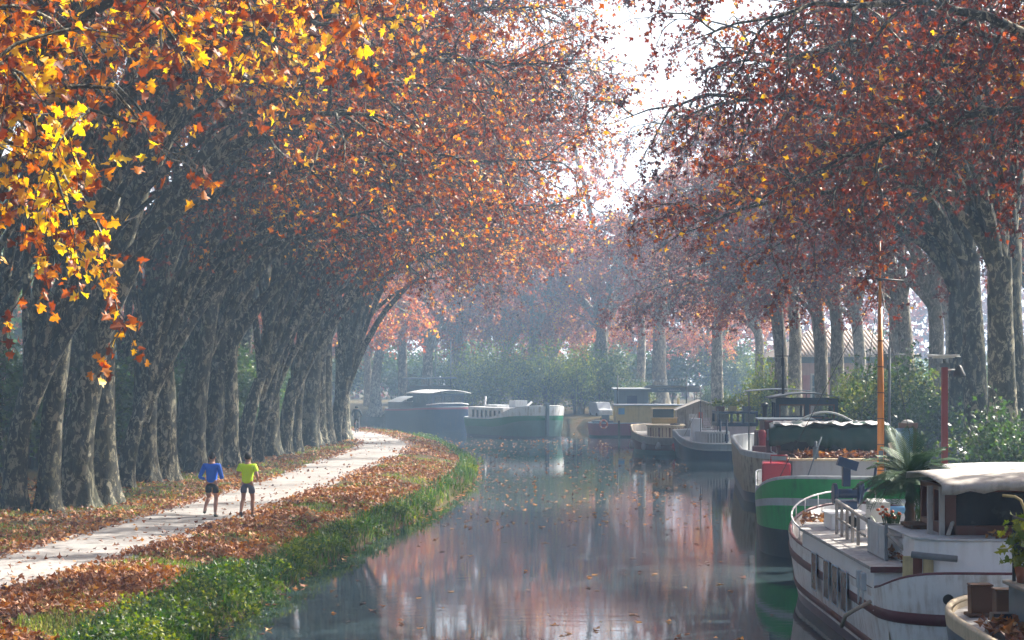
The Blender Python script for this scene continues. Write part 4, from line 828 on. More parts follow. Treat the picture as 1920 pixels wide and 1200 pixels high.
def planter(loc, size, mat, label, plant='leaf_plain', n=40, ln=.3, flowers=0, round_=False, name='planter', foliage=None):
    o = empty(name, loc, 0, label, 'planter'); mb = MB()
    if round_: mb.lathe([(size[0]*.36, 0), (size[0]*.5, size[2]), (size[0]*.54, size[2]), (size[0]*.54, size[2]*1.08), (size[0]*.44, size[2]*1.08), (size[0]*.42, size[2]*.9), (0, size[2]*.9)], n=18)
    else:
        mb.box((0, 0, size[2]/2), size, taper=1.08)
    mb.build('pot', mat, o, .01); mb = MB()
    for k in range(n): spikes(mb, (pr.uniform(-.42, .42)*size[0], pr.uniform(-.35, .35)*size[1], size[2]), 3, ln, pr, .016)
    mb.build('foliage', plant, o)
    if flowers:
        mb = MB()
        for k in range(flowers): c = Vector((pr.uniform(-.5, .5)*size[0], pr.uniform(-.5, .5)*size[1], size[2]+pr.uniform(.1, ln))); mb.lathe([(.0, -.02), (.04, .0), (.03, .03), (0, .04)], c, 6)
        mb.build('blossom', 'petal_orange', o)
    return o
planter((W[0]-.7, W[1]+3.1, 2.31), (.5, .24, .2), 'pink_pot', 'magenta flower trough with spiky grass on the dark crate', n=26, ln=.34)
planter((W[0]-1.28, W[1]+5.1, 1.72), (.45, .45, .42), 'slate_grey', 'grey square planter of orange flowers beside the railing', n=24, ln=.3, flowers=14)
planter((W[0]-.55, W[1]+5.6, 1.72), (.4, .4, .4), 'steel_blue', 'dark planter with long trailing grass behind the crate', n=30, ln=.5)
mb = MB(); mb.box((W[0]-1.2, W[1]+6.6, 2.18), (.34, .6, .46), rx=.25); 
for k in range(5): mb.box((W[0]-1.2, W[1]+6.34+.12*k, 2.2), (.36, .02, .48), rx=.25)
tag(mb.build('bolster', 'white_sheet', bevel=.06), 'cream bolster cushion propped behind the white railing', 'cushion')
mb = MB(); 
for k in range(3): mb.tube([(W[0]-1.0, W[1]+7.1+.22*k, 2.22), (W[0]+.2, W[1]+7.1+.22*k, 2.22)], .06, 10)
for a in (-.9, .1):
    for b in (7.1, 7.5): mb.tube([(W[0]+a, W[1]+b, 1.72), (W[0]+a, W[1]+b, 2.2)], .025)
paint('bench_blue', (0.10, 0.28, 0.50), .4); tag(mb.build('bench', 'bench_blue'), 'low bench of pale blue tubes behind the potted palm', 'bench')
mb = MB(); mb.add([Vector((W[0]-1.15, W[1]+3.8, 1.95))+Vector(p) for p in ((-.2, -.2, 0), (.2, -.2, 0), (.2, .2, 0), (-.2, .2, 0), (0, -.22, .2), (0, .22, .2))], [(0, 1, 4), (2, 3, 5), (0, 4, 5, 3), (1, 2, 5, 4), (3, 2, 1, 0)]); mb.box((W[0]-1.15, W[1]+3.8, 1.84), (.34, .36, .23))
tag(mb.build('bird_house', 'pale_grey'), 'little grey house shaped box with pitched lid by the crate', 'box')
# potted palm
pl = empty('potted_palm', (W[0]-1.02, W[1]+4.5, 1.72), 0, 'potted palm with feathery arching fronds on the white houseboat deck', 'palm')
mb = MB(); mb.lathe([(.2, 0), (.27, .3), (.3, .3), (.3, .36), (.24, .36), (.22, .3), (0, .3)], n=18); mb.build('pot', 'terracotta', pl)
mb = MB(); rr_ = [.10+.018*(i % 2)-.003*i for i in range(14)]; mb.tube([(0, 0, .28+.072*i) for i in range(14)], rr_, 12); mb.build('trunk', 'palm_bark', pl)
mb = MB(); pr = random.Random(12)
for k in range(58):
    a = k*2.4; el = pr.uniform(.1, 1.35); ln = pr.uniform(.7, 1.08); p = Vector((0, 0, 1.22)); d = Vector((math.cos(a)*math.cos(el), math.sin(a)*math.cos(el), math.sin(el))); pts = [p]
    for g in range(9): d = (d+Vector((0, 0, -.13))).normalized(); p = p+d*ln/9; pts.append(p)
    mb.tube(pts, [.010-.0008*i for i in range(10)], 4)
    for g in range(3, 27):
        q = g/2.8; i = min(8, int(q)); f = q-i; b = pts[i].lerp(pts[i+1], f); t = (pts[i+1]-pts[i]).normalized(); s = t.cross(Vector((0, 0, 1))).normalized(); l = .34*math.sin(PI*(.15+.8*q/10))
        for sg in (-1, 1):
            e = b+(s*sg*.75+t*.65+Vector((0, 0, .12))).normalized()*l; wv = t*.013; m_ = b.lerp(e, .5)+Vector((0, 0, .015)); mb.add([b-wv*.5, b+wv*.5, m_+wv, m_-wv, e+Vector((0, 0, -.03))], [(0, 1, 2, 3), (3, 2, 4)])
mb.build('fronds', 'palm_green', pl)
fd = empty('fender', (W[0]-2.02, W[1]+1.0, .98), 0, 'small dark fender hanging by a rope from the white stern', 'fender'); mb = MB(); mb.tube([(.0, .05, .1), (-.05, .0, -.3), (-.04, 0, -.42)], .018); mb.build('line', 'rope', fd); mb = MB(); mb.lathe([(.02, 0), (.10, -.06), (.12, -.15), (.11, -.32), (.06, -.4), (0, -.42)], (-.04, 0, -.4), 14); mb.build('body', 'boat_navy', fd)
tag(MB().tube([P(1632, 1128, 31.2), P(1600, 1145, 31), P(1585, 1155, 31.1), P(1578, 1175, 31.3)], .035, 8).build('mooring_rope', 'rope'), 'thick grey mooring rope round the white stern corner', 'rope')
# ---- 2. dark moored stern in the bottom corner
K = (8.3, 15.1); o2 = empty('barge', (K[0], K[1], 0), 0, 'dark blue barge with a cream gunwale and leaf strewn deck in the bottom corner', 'boat')
sh2 = lambda y: 1.46+.10*math.exp(-((14-y)/2)**2)
hull(o2, 14.0, 4.4, 3, 2.6, sh2, [(lambda y: sh2(y)-.17, 'cream_paint'), (-.4, 'steel_blue')], deck=.09, rail='cream_paint', railr=.05, pb=2.4)
for x, y in ((-1.62, 12.3), (-1.42, 11.7)):
    mb = MB(); mb.box((x, y, 1.45), (.40, .34, .05)); mb.box((x, y, 1.66), (.30, .24, .4), taper=1.04); mb.box((x, y, 1.875), (.33, .27, .03)); mb.build('bollard', 'brown_wood', o2, .02)
mb = MB(); mb.bx(-1.5, 1.9, 8.5, 11.2, 1.38, 2.0); mb.build('deckhouse', 'steel_blue', o2, .02); mb = MB(); mb.box((.22, 9.85, 2.03), (3.56, 2.9, .05)); mb.build('deckhouse_roof', 'grey_plank', o2, .01)
mb = MB(); mb.bx(-1.75, -1.5, 11.0, 11.25, 1.5, 1.62); mb.bx(-1.9, -1.52, 9.0, 10.9, 1.4, 1.46); mb.build('hatch', 'boat_black', o2)
mb = MB()
for y in (11.1, 10.0): mb.tube([(-1.45, y, 2.0), (-1.45, y, 2.95)], .025)
mb.tube([(-1.45, 11.1, 2.55), (-1.45, 9.0, 2.55)], .02); mb.tube([(-1.45, 11.1, 2.93), (-1.45, 9.0, 2.93)], .02); mb.tube([(-1.45, 11.1, 2.55), (.4, 11.1, 2.5)], .02); mb.tube([(-1.45, 11.1, 2.93), (.4, 11.1, 2.88)], .02); mb.build('railing', 'black_iron', o2)
litter('deck_leaves', 'red brown leaves drifted against the dark deckhouse', scatter(420, K[0]-1.2, K[0]+.6, K[1]+11.25, K[1]+12.6, 1.42, .24, 5), tint=.4)
litter('deck_leaves', 'brown leaves along the cream gunwale of the corner barge', scatter(420, K[0]-1.95, K[0]-1.2, K[1]+8.2, K[1]+10.9, 1.46, .12, 6), tint=.4)
o = empty('climbing_plant', (K[0]-1.36, K[1]+10.9, 2.06), 0, 'bright green potted vine climbing the black railing at the picture edge', 'plant'); mb = MB(); mb.lathe([(.1, 0), (.14, .22), (.0, .2)], n=12); mb.build('pot', 'terracotta', o)
r = np.random.default_rng(5); pts = np.stack([r.normal(.05, .17, 170), r.normal(0, .12, 170), r.uniform(.25, .95, 170)], 1); V, Fq, per = leaves(pts, r, .12, LEAF_STAR, droop=.6); link('foliage', npmesh('vine_foliage', V, Fq, 7, ['lime_leaf'], tint=np.repeat(np.clip(r.normal(.7, .2, 170), 0, 1), per)), o)
o = empty('bucket', (K[0]-1.28, K[1]+11.25, 2.35), 0, 'dark blue bucket hanging on the black railing beside the vine', 'bucket'); mb = MB(); mb.lathe([(.09, 0), (.13, .3), (.135, .3), (.135, .33), (.12, .33), (.08, .02), (0, .02)], n=16); mb.build('pail', 'boat_navy', o); mb = MB(); mb.tube([(-.13, 0, .32), (-.08, 0, .45), (0, 0, .49), (.08, 0, .45), (.13, 0, .32)], .008, 5); mb.build('handle', 'pale_grey', o)
mb = MB(); mb.tube([P(1880, 929, 26.5), P(1903, 931, 26.4), P(1914, 938, 26.3), P(1922, 958, 26.3), P(1928, 1060, 26)], .02, 8); tag(mb.build('davit_arm', 'yellow_paint'), 'bent yellow davit arm above the corner barge', 'davit')
o = empty('folded_scooter_cover', (K[0]-.6, K[1]+12.2, 1.5), .3, 'white moulded fairing stowed between the two nearest hulls', 'fairing'); rows = [[(.42*math.cos(a)*s, .3*math.sin(a)*s, .55*(1-s*s)+.1+.05*math.cos(2*a)) for a in [2*PI*j/16 for j in range(17)]] for s in (.02, .3, .6, .85, 1)]; MB().grid(rows).build('shell', 'boat_white', o, solid=.02); MB().tube([(.3*math.cos(a), .22*math.sin(a), .38) for a in [PI*j/10 for j in range(11)]], .02).build('edge_trim', 'boat_navy', o)
# ---- 3. green barge
G = (8.62, 49.4); o3 = empty('barge', (G[0], G[1], 0), -.125, 'bright green barge with a pale stripe, red cabin end and green tarpaulin', 'boat')
gg = lambda y: math.exp(-(y/2.4)**2); sh3 = lambda y: 1.42+.74*gg(y)
h_, ol, _ = hull(o3, 20, 4.7, 3.2, 4, sh3, [(lambda y: sh3(y)-.05, 'pale_grey'), (lambda y: 1.30+.30*gg(y), 'boat_green'), (lambda y: 1.12+.28*gg(y), 'pale_grey'), (.74, 'boat_green'), (-.4, 'boat_black')], deck=.3, rail='pale_grey', railr=.035, pf=2.5, flare=.92)
mb = MB(); mb.bx(-.62, 2.0, 4.8, 9, 1.1, 2.5); mb.build('forward_cabin', 'grey_paint', o3, .03); mb = MB(); mb.bx(-.75, 2.1, 4.7, 9.1, 2.5, 2.56); mb.build('cabin_ledge', 'cream_paint', o3, .01)
mb = MB(); mb.bx(-1.45, -.64, 4.4, 6.2, 1.1, 2.44); rc = mb.build('red_locker', 'red_paint', o3, .06); mb = MB(); mb.tube([(-1.2, 4.5, 2.44), (-1.2, 4.5, 2.66), (-.75, 4.5, 2.66), (-.75, 4.5, 2.44)], .018); mb.tube([(-1.2, 4.36, 2.0), (-.8, 4.36, 2.0)], .016); mb.tube([(-1.2, 4.36, 1.75), (-.8, 4.36, 1.75)], .016); mb.build('grab_rail', 'red_paint', rc)
for b_ in ((-1.72, -1.48, 5.0, 7, 1.1, 2.15), (2.05, 2.3, 4.6, 6.5, 1.1, 2.1)): MB().bx(*b_).build('side_locker', 'red_paint', o3, .04)
mb = MB(); mb.bx(-1.0, -.9, 6.2, 6.3, 2.56, 3.2); mb.bx(-1.0, 2.0, 6.2, 6.3, 2.56, 2.72); mb.bx(.1, .2, 6.2, 6.3, 2.72, 3.2); mb.bx(1.9, 2.0, 6.2, 6.3, 2.72, 3.2); hw = mb; mb.bx(-1.0, -.9, 6.3, 9.0, 2.56, 2.7); mb.bx(-1.0, 2.0, 9.0, 9.1, 2.56, 3.2); hw = mb.build('deckhouse', 'mahogany', o3, .01); mb = MB(); mb.bx(-.9, .1, 6.24, 6.25, 2.72, 3.2); mb.bx(.2, 1.9, 6.24, 6.25, 2.72, 3.2); mb.build('window_glass', 'dark_glass', hw)
NZ = lambda t, k: float(vnoise(np.array([t+100.]), np.array([k*7.3]), 1.0, k))-.5
r_ = random.Random(5); rows = []
for i in range(61):                                        # tarpaulin thrown over the deckhouse, creased on top
    s = i/60; x = -1.22+3.45*s; w1 = NZ(s*11, 1)*.16+NZ(s*27, 2)*.12+NZ(s*60, 3)*.06; z0 = 3.40+.12*NZ(s*8, 4)+.07*NZ(s*30, 5)
    rows.append([(x*1.03, 5.85+w1*.6, 2.86+.10*math.sin(s*7)+w1), (x*1.01, 5.92+w1*.4, 3.12), (x, 6.02, z0-.06), (x, 6.3, z0+.03*math.sin(s*29)), (x, 7.2, z0+.06+.04*math.sin(s*23+2)), (x, 8.3, z0+.05+.04*math.sin(s*37)), (x, 9.2, z0-.02), (x, 9.4, 3.0)])
MB().grid(rows).build('tarpaulin', 'tarp_green', o3, solid=.015)
rows = [[(2.1+.14*i+.04*math.sin(j*2), 5.9+.4*j, 3.35-.30*i+.05*math.sin(3*j+i)) for j in range(6)] for i in range(6)]; MB().grid(rows).build('plastic_sheet', 'white_sheet', o3, solid=.01)
mb = MB(); mb.tube([(-.55+2.1*i/12, 9.6, 3.35+.42*math.sin(PI*i/12)) for i in range(13)], .03, 8); mb.tube([(1.45, 9.6, 3.5), (1.62, 7.4, 3.0), (1.72, 5.3, 2.56)], .028); mb.tube([(-.55, 9.6, 3.35), (-.62, 9.5, 2.5)], .03); mb.build('awning_hoop', 'pale_grey', o3)
mb = MB(); mb.tube([(1.02, 2.6, 1.6), (1.02, 2.6, 4.5), (1.0, 2.6, 6.6)], [.10, .085, .06], 14); mb.tube([(1.0, 2.6, 6.6), (1.0, 2.6, 8.4)], [.045, .02], 10); mt = mb.build('mast', 'orange_varnish', o3); mb = MB(); mb.tube([(.40, 2.58, 7.42), (1.0, 2.52, 7.38), (1.62, 2.58, 7.33)], .025); mb.lathe([(.07, 0), (.07, .06)], (1.0, 2.6, 7.33), 12); mb.build('crosstree', 'black_iron', mt)
mb = MB()
for z in (2.2, 2.9, 3.6, 4.3, 5.0, 5.7): mb.lathe([(.10, 0), (.10, .025)], (1.02, 2.6, z), 12)
mb.build('mast_band', 'brown_wood', mt); mb = MB()
for q in ((-1.9, 3.6, 1.5), (2.2, 3.8, 1.5), (1.0, 12, 3.2)): mb.tube([(1.0, 2.6, 7.3), q], .010, 4)
mb.tube([(1.12, 2.55, 1.7), (1.10, 2.55, 7.2)], .008, 4); mb.build('stay', 'black_iron', mt)
mb = MB(); mb.box((1.02, 2.47, 2.6), (.12, .06, .3)); mb.build('cleat', 'steel_blue', mt)
mb = MB(); mb.tube([(-.35+.9*0, 4.2, 1.6), (.2, 4.3, 3.2)], .02); mb.tube([(.05, 4.65, 2.56), (.05, 4.65, 3.05)], .045, 10); mb.box((.05, 4.62, 2.75), (.16, .1, .3)); mb.build('vent_pipe', 'steel_blue', o3)
mb = MB(); mb.tube([(2.25, 17, 1.3), (2.25, 17, 5.7)], .045); mb.tube([(1.75, 17, 5.45), (2.8, 17, 5.45)], .02); mb.box((2.1, 17, 5.2), (.14, .14, .45)); mb.build('flagstaff', 'slate_grey', o3)
litter('deck_leaves', 'drift of leaves along the ledge under the green tarpaulin', scatter(700, G[0]-.6, G[0]+2.0, G[1]+5.0, G[1]+6.1, 2.43, .16, 7), tint=.4)
litter('deck_leaves', 'leaves on the rounded bow deck of the green barge', scatter(150, G[0]-1.5, G[0]+1.5, G[1]+.8, G[1]+3.8, 1.75, .06, 8), tint=.4)
rows = [[(-1.1+3.3*i/20, 6.05+3.1*j/6, 3.49+.13*NZ(i*.9, 6+j)+.08*NZ(i*2.3, 16+j)) for j in range(7)] for i in range(21)]; MB().grid(rows, smooth=False).build('plastic_cover', 'white_sheet', o3, solid=.01)
for ch in o3.children:
    if ch.name.split('.')[0] in ('forward_cabin', 'cabin_ledge', 'red_locker', 'deckhouse', 'tarpaulin', 'plastic_sheet', 'awning_hoop', 'plastic_cover', 'vent_pipe'): ch.location = (-.7, 0, -.14)
# ---- 4. rust streaked cream hull with maroon wheelhouse
R4 = (10.55, 69.5); o4 = empty('river_barge', (R4[0], R4[1], 0), -.085, 'rust streaked cream hull with maroon wheelhouse and red bollards', 'boat')
sh4 = lambda y: 1.80+.16*min(1, y/4)
hull(o4, 19, 4.4, 3.2, 5, sh4, [(lambda y: sh4(y)-.16, 'pale_grey'), (.38, 'rusty_cream'), (-.4, 'boat_navy')], deck=.75, rail='pale_grey', railr=.07, pf=2.2, flare=.9)
mb = MB(); mb.bx(-1.2, .1, 4.6, 9, 1.1, 2.95); mb.bx(-1.45, -1.2, 5.6, 8.0, 1.1, 2.5); mb.build('companionway', 'maroon', o4, .04)
mb = MB(); mb.bx(-.45, 2.0, 9.6, 14, 1.1, 2.75); mb.build('deckhouse', 'maroon', o4, .03)
ww = MB()
for a, b in ((-.5, -.36), (.68, .86), (1.9, 2.04)): ww.bx(a, b, 9.55, 9.67, 2.75, 3.7)
ww.bx(-.5, 2.04, 9.55, 9.67, 2.75, 2.92); ww.bx(-.5, 2.04, 9.55, 9.67, 3.5, 3.72); ww.bx(-.5, 2.04, 13, 13.1, 2.75, 2.95); ww.bx(-.5, 2.04, 13, 13.1, 3.5, 3.72)
for a in (-.5, .7, 1.92): ww.bx(a, a+.12, 13, 13.1, 2.95, 3.5)
for a in (-.5, 1.94): ww.bx(a, a+.1, 9.67, 13, 2.75, 2.9); ww.bx(a, a+.1, 9.67, 13, 3.55, 3.72); ww.bx(a, a+.1, 11.2, 11.4, 2.9, 3.55)
wo = ww.build('wheelhouse', 'boat_navy', o4, .01); g_ = MB(); g_.bx(-.36, .68, 9.60, 9.61, 2.92, 3.5); g_.bx(.86, 1.9, 9.60, 9.61, 2.92, 3.5); g_.build('window_glass', 'clear_glass', wo); t_ = MB()
for a, b in ((-.36, .68), (.86, 1.9)): t_.bx(a, a+.05, 9.52, 9.55, 2.92, 3.5); t_.bx(b-.05, b, 9.52, 9.55, 2.92, 3.5); t_.bx(a+.05, b-.05, 9.52, 9.55, 2.92, 2.97); t_.bx(a+.05, b-.05, 9.52, 9.55, 3.45, 3.5)
t_.build('window_frame', 'mahogany', wo)
rows = [[(-.75+3.05*i/12, 9.2+4.2*j/3, 3.74+.22*math.sin(PI*i/12)) for j in range(4)] for i in range(13)]; MB().grid(rows).build('wheelhouse_roof', 'slate_grey', o4, solid=.05)
rows = [[(-1.55+2.9*i/8, 13.4+1.5*j, 3.98+.10*math.sin(PI*i/8)) for j in range(3)] for i in range(9)]; MB().grid(rows).build('sun_roof', 'grey_paint', o4, solid=.03); mb = MB(); mb.tube([(-1.45, 13.5, 1.2), (-1.45, 13.5, 3.98)], .03); mb.tube([(1.2, 16.3, 1.2), (1.2, 16.3, 3.98)], .03); mb.build('roof_post', 'slate_grey', o4)
mb = MB(); mb.tube([(-.1, 11.4, 3.9), (-.1, 11.4, 6.6)], [.06, .03]); mb.tube([(-.42, 11.4, 5.5), (.22, 11.4, 5.5)], .022); mb.box((-.12, 11.38, 5.25), (.13, .13, .34)); mb.build('mast', 'black_iron', o4)
for x, y, h in ((-1.35, 3.0, 2.65), (-.35, 3.4, 2.55)):
    mb = MB(); mb.lathe([(.13, 1.0), (.13, h-.3), (.15, h-.28), (.15, h-.08), (.10, h), (0, h+.01)], (x, y, 0), 14); mb.build('bollard', 'red_paint', o4)
mb = MB()
for k in range(3): mb.tube([(-1.05+.02*k, 3.3, 2.62-.28*k), (-.95, 4.2, 2.35-.28*k), (-.75, 4.7, 2.25-.28*k)], .022)
mb.build('ladder_rail', 'pale_grey', o4)
mb = MB(); mb.box((-.95, 2.5, 1.3), (1.0, .8, .5)); mb.box((-1.5, 2.2, 1.9), (.5, .5, .35)); mb.build('hatch', 'maroon', o4, .03)
mb = MB(); mb.bx(-1.1, 0.0, 4.4, 4.58, 2.2, 2.62); mb.box((-.3, 6.4, 2.98), (2.2, 3.2, .05)); mb.build('hatch_cover', 'steel_blue', o4)
mb = MB(); mb.lathe([(.10, 2.9), (.10, 3.4), (.15, 3.42), (.15, 3.55), (0, 3.6)], (-1.0, 8.6, 0), 12); mb.build('stove_pipe', 'boat_black', o4)
mb = MB(); mb.box((.35, 1.0, 1.95), (.3, .5, .3)); mb.lathe([(.15, -.12), (.15, .12)], (.3, .9, 2.15), 12, axis='x'); mb.tube([(.1, .8, 1.9), (-.2, .5, 2.1), (-.35, .45, 2.2)], .05); mb.build('anchor_winch', 'steel_blue', o4, .02)
# ---- 5. navy boat with flower boxes
R5 = (11.35, 102.8); o5 = empty('motor_cruiser', (R5[0], R5[1], 0), 0, 'navy hulled boat with pale rail, white cabin and flower boxes on its roof', 'boat')
sh5 = lambda y: .92+.55*(1-math.exp(-(y/2.2)**2))
h_, ol, _ = hull(o5, 8.0, 4.6, 3.0, 2.6, sh5, [(lambda y: sh5(y)-.30, 'grey_paint'), (-.4, 'boat_navy')], deck=.4, rail='pale_grey', railr=.06, pf=2.1, flare=.85)
band(o5, ol, 8.0, lambda y: sh5(y)-.36, .07, 'pale_grey', 1.02, sheer=sh5, flare=.85)
mb = MB(); mb.prism([(-1.3, 2.2), (-.7, 1.6), (.1, 1.6), (.55, 2.2), (.55, 4.2), (-1.3, 4.2)], .7, 1.55); mb.build('coachhouse', 'pale_grey', o5, .03); mb = MB()
for k in range(6): mb.bx(-.72+.16*k, -.66+.16*k, 1.56, 1.6, .95, 1.45)
mb.build('slat_panel', 'slate_grey', o5); mb = MB(); mb.bx(-1.5, -.95, 2.4, 3.2, 1.0, 2.25); mb.build('steering_stand', 'cabin_white', o5, .03)
mb = MB(); mb.bx(.2, 2.3, 4.6, 7.0, .9, 1.75); mb.build('lower_cabin', 'lilac_white', o5, .02); mb = MB(); mb.bx(.1, 2.4, 4.5, 7.1, 1.75, 1.95); mb.bx(.1, 2.4, 4.5, 7.1, 2.45, 2.58)
for a in (.1, .85, 1.5, 2.26): mb.bx(a, a+.14, 4.5, 4.62, 1.95, 2.45); mb.bx(a, a+.14, 6.98, 7.1, 1.95, 2.45)
c5 = mb.build('wheelhouse', 'boat_navy', o5, .01); mb = MB(); mb.bx(.24, .85, 4.55, 4.56, 1.95, 2.45); mb.bx(.99, 1.5, 4.55, 4.56, 1.95, 2.45); mb.bx(1.64, 2.26, 4.55, 4.56, 1.95, 2.45); mb.build('window_glass', 'clear_glass', c5); mb = MB(); mb.bx(.28, .8, 4.7, 4.72, 1.97, 2.43); mb.bx(1.68, 2.2, 4.7, 4.72, 1.97, 2.43); mb.build('curtain', 'lilac_white', c5)
mb = MB(); mb.tube([(-1.05, 2.0, 1.0), (-1.05, 2.0, 3.9)], [.035, .02]); mb.tube([(-.15, 1.7, 1.3), (-.15, 1.7, 2.8)], .025)
for x, y in ((-1.9, 2.6), (-.3, .4), (-.7, 4.3)): mb.tube([(-1.05, 2.0, 3.0), (x, y, 1.3)], .010, 5)
mb.build('mast', 'slate_grey', o5); mb = MB()
for x in (.0, .35): mb.tube([(x, 1.8, .9), (x, 1.8, 2.2)], .06, 10); mb.tube([(x, 1.8, 1.0), (x, 1.8, 1.4)], .12, 10)
mb.build('mooring_bitts', 'boat_navy', o5)
for i, (x, n, ln, m_, lb) in enumerate([(.35, 26, .35, 'mahogany', 'terracotta flower box at the outer corner of the navy roof'), (1.05, 40, .55, 'lemon_wood', 'square straw coloured flower box in the middle of the navy roof'), (1.85, 40, .6, 'slate_grey', 'dark flower box furthest along the navy roof')]):
    o = planter((R5[0]+x, R5[1]+5.2, 2.59), (.45, .35, .28), m_, lb, n=4, ln=.3); r = np.random.default_rng(i); pts = np.stack([r.normal(0, .28, 260), r.normal(0, .2, 260), .3+np.abs(r.normal(0, ln*.55, 260))], 1); V, Fq, per = leaves(pts, r, .11); link('greenery', npmesh('box_greenery', V, Fq, 4, ['lime_leaf'], tint=np.repeat(np.clip(r.normal(.7, .2, 260), 0, 1), per)), o)
o = empty('deck_chair', (R5[0]-.55, R5[1]+2.9, 1.55), .2, 'white slatted deck chair on the pale cabin roof', 'chair'); mb = MB()
for k in range(5): mb.box((0, .2+.02*k, .32+.09*k), (.42, .02, .055), rx=.2)
mb.build('backrest', 'lilac_white', o); mb = MB()
for k in range(4): mb.box((0, -.18+.1*k, .25), (.42, .07, .02))
mb.build('seat', 'lilac_white', o)
for x in (-.2, .2):
    for y in (-.18, .15): mb = MB(); mb.tube([(x, y, 0), (x, y, .25)], .018); mb.build('leg', 'lilac_white', o)
tag(MB().lathe([(0, .0), (.13, .04), (.17, .14), (.13, .22), (0, .26)], (R5[0]-1.5, R5[1]+1.5, .75), 14).build('mooring_buoy', 'ring_orange'), 'orange buoy lying on the deck of the navy boat', 'buoy')
# ---- 6. cream boat with gabled shelter
R6 = (9.35, 110.2); o6 = empty('canal_cruiser', (R6[0], R6[1], 0), -.05, 'cream and brown boat with plank cabin and gabled canvas shelter', 'boat')
sh6 = lambda y: .98+.42*(1-math.exp(-(y/2.6)**2))
hull(o6, 14, 4.9, 3.6, 4, sh6, [(lambda y: sh6(y)-.40, 'rail_wood'), (.26, 'mahogany'), (-.4, 'teal_hull')], deck=.42, rail='cream_paint', railr=.05, pf=2.1, flare=.86)
mb = MB(); ap = [(1.05*math.sin(a)-.45, 2.6-1.05*math.cos(a)) for a in [PI*(-.5+i/16) for i in range(17)]]; mb.prism(ap+[(.6, 4.8), (-1.5, 4.8)], .8, 1.62); mb.build('coachhouse', 'cream_paint', o6); mb = MB()
for i in range(1, 16, 1): a = PI*(-.5+i/16); mb.box((1.065*math.sin(a)-.45, 2.6-1.065*math.cos(a), 1.2), (.035 if i % 3 else .10, .02, .66), rz=a)
mb.build('plank_seam', 'mahogany', o6); mb = MB(); mb.prism([((x+.45)*1.1-.45, 2.6+(y-2.6)*1.1) for x, y in ap]+[(.7, 4.9), (-1.6, 4.9)], 1.62, 1.68); mb.build('coachroof', 'cream_paint', o6, .01); mb = MB(); mb.lathe([(.3, 0), (.3, .05), (.0, .09)], (.1, 2.7, 1.68), 14); mb.build('hatch', 'boat_black', o6)
mb = MB(); mb.bx(-1.2, .3, 4.9, 6.0, 1.3, 2.0); w6 = mb.build('dodger', 'yellow_paint', o6, .03); mb = MB(); mb.bx(-1.15, .1, 4.93, 4.95, 2.02, 2.55); mb.build('windscreen', 'window_dark', w6); mb = MB(); mb.bx(-1.25, .35, 4.8, 6.1, 2.0, 2.05); mb.bx(-1.25, .2, 4.9, 5.9, 2.55, 2.6); mb.bx(-1.22, -1.16, 4.9, 4.96, 2.05, 2.55); mb.build('dodger_frame', 'cream_paint', w6)
mb = MB(); mb.prism([(.35, 1.1), (3.0, 1.1), (3.0, 2.62), (1.75, 3.02), (.35, 2.5)], 5.6, 9.6, plane='xz'); s6 = mb.build('shelter', 'canvas', o6, .02); mb = MB()
for x in (.35, .8, 1.25, 1.7, 2.15, 2.6): mb.bx(x, x+.04, 5.56, 5.6, 1.1, 2.5)
mb.build('shelter_seam', 'grey_plank', s6); mb = MB(); mb.bx(1.05, 1.55, 5.55, 5.595, 1.85, 2.25); mb.build('window', 'white_sheet', s6); mb = MB(); mb.bx(1.62, 1.85, 5.55, 5.595, 1.7, 2.35); mb.build('door_curtain', 'ring_orange', s6)
mb = MB(); mb.add([(.2, 5.3, 2.44), (1.75, 5.3, 3.06), (3.25, 5.3, 2.6), (.2, 9.8, 2.44), (1.75, 9.8, 3.06), (3.25, 9.8, 2.6)], [(0, 1, 4, 3), (1, 2, 5, 4)]); mb.build('shelter_roof', 'canvas', s6, solid=.05)
for i, u in enumerate((-2.38, -1.75, -.95)):
    o = empty('fender', (R6[0]+u, R6[1]+(1.9, .75, .1)[i], .30), 0, f'grey {("long", "sausage", "pear")[i]} fender on the cream bow, {ORD[i]} from the outer side', 'fender', 'grey fenders on the cream boat'); mb = MB(); mb.lathe([(.02, .5), (.09, .42), (.13, .25), (.13, .1), (.08, 0), (0, -.02)] if i < 2 else [(.02, .45), (.09, .38), (.17, .2), (.14, .05), (0, 0)], n=14); mb.build('body', 'fender_grey', o); mb = MB(); mb.tube([(0, 0, .48), (.03, .12, .8)], .012); mb.build('line', 'rope', o)
o = empty('buoy_fender', (R6[0]+.1, R6[1]-.12, .22), 0, 'round red buoy fender hanging on the cream bow', 'fender'); mb = MB(); mb.lathe([(0, 0), (.16, .03), (.26, .14), (.30, .28), (.26, .43), (.14, .54), (.05, .58), (.05, .62), (0, .62)], n=18); mb.build('body', 'buoy_red', o); mb = MB(); mb.tube([(0, 0, .6), (0, .2, .85)], .012); mb.build('line', 'rope', o)
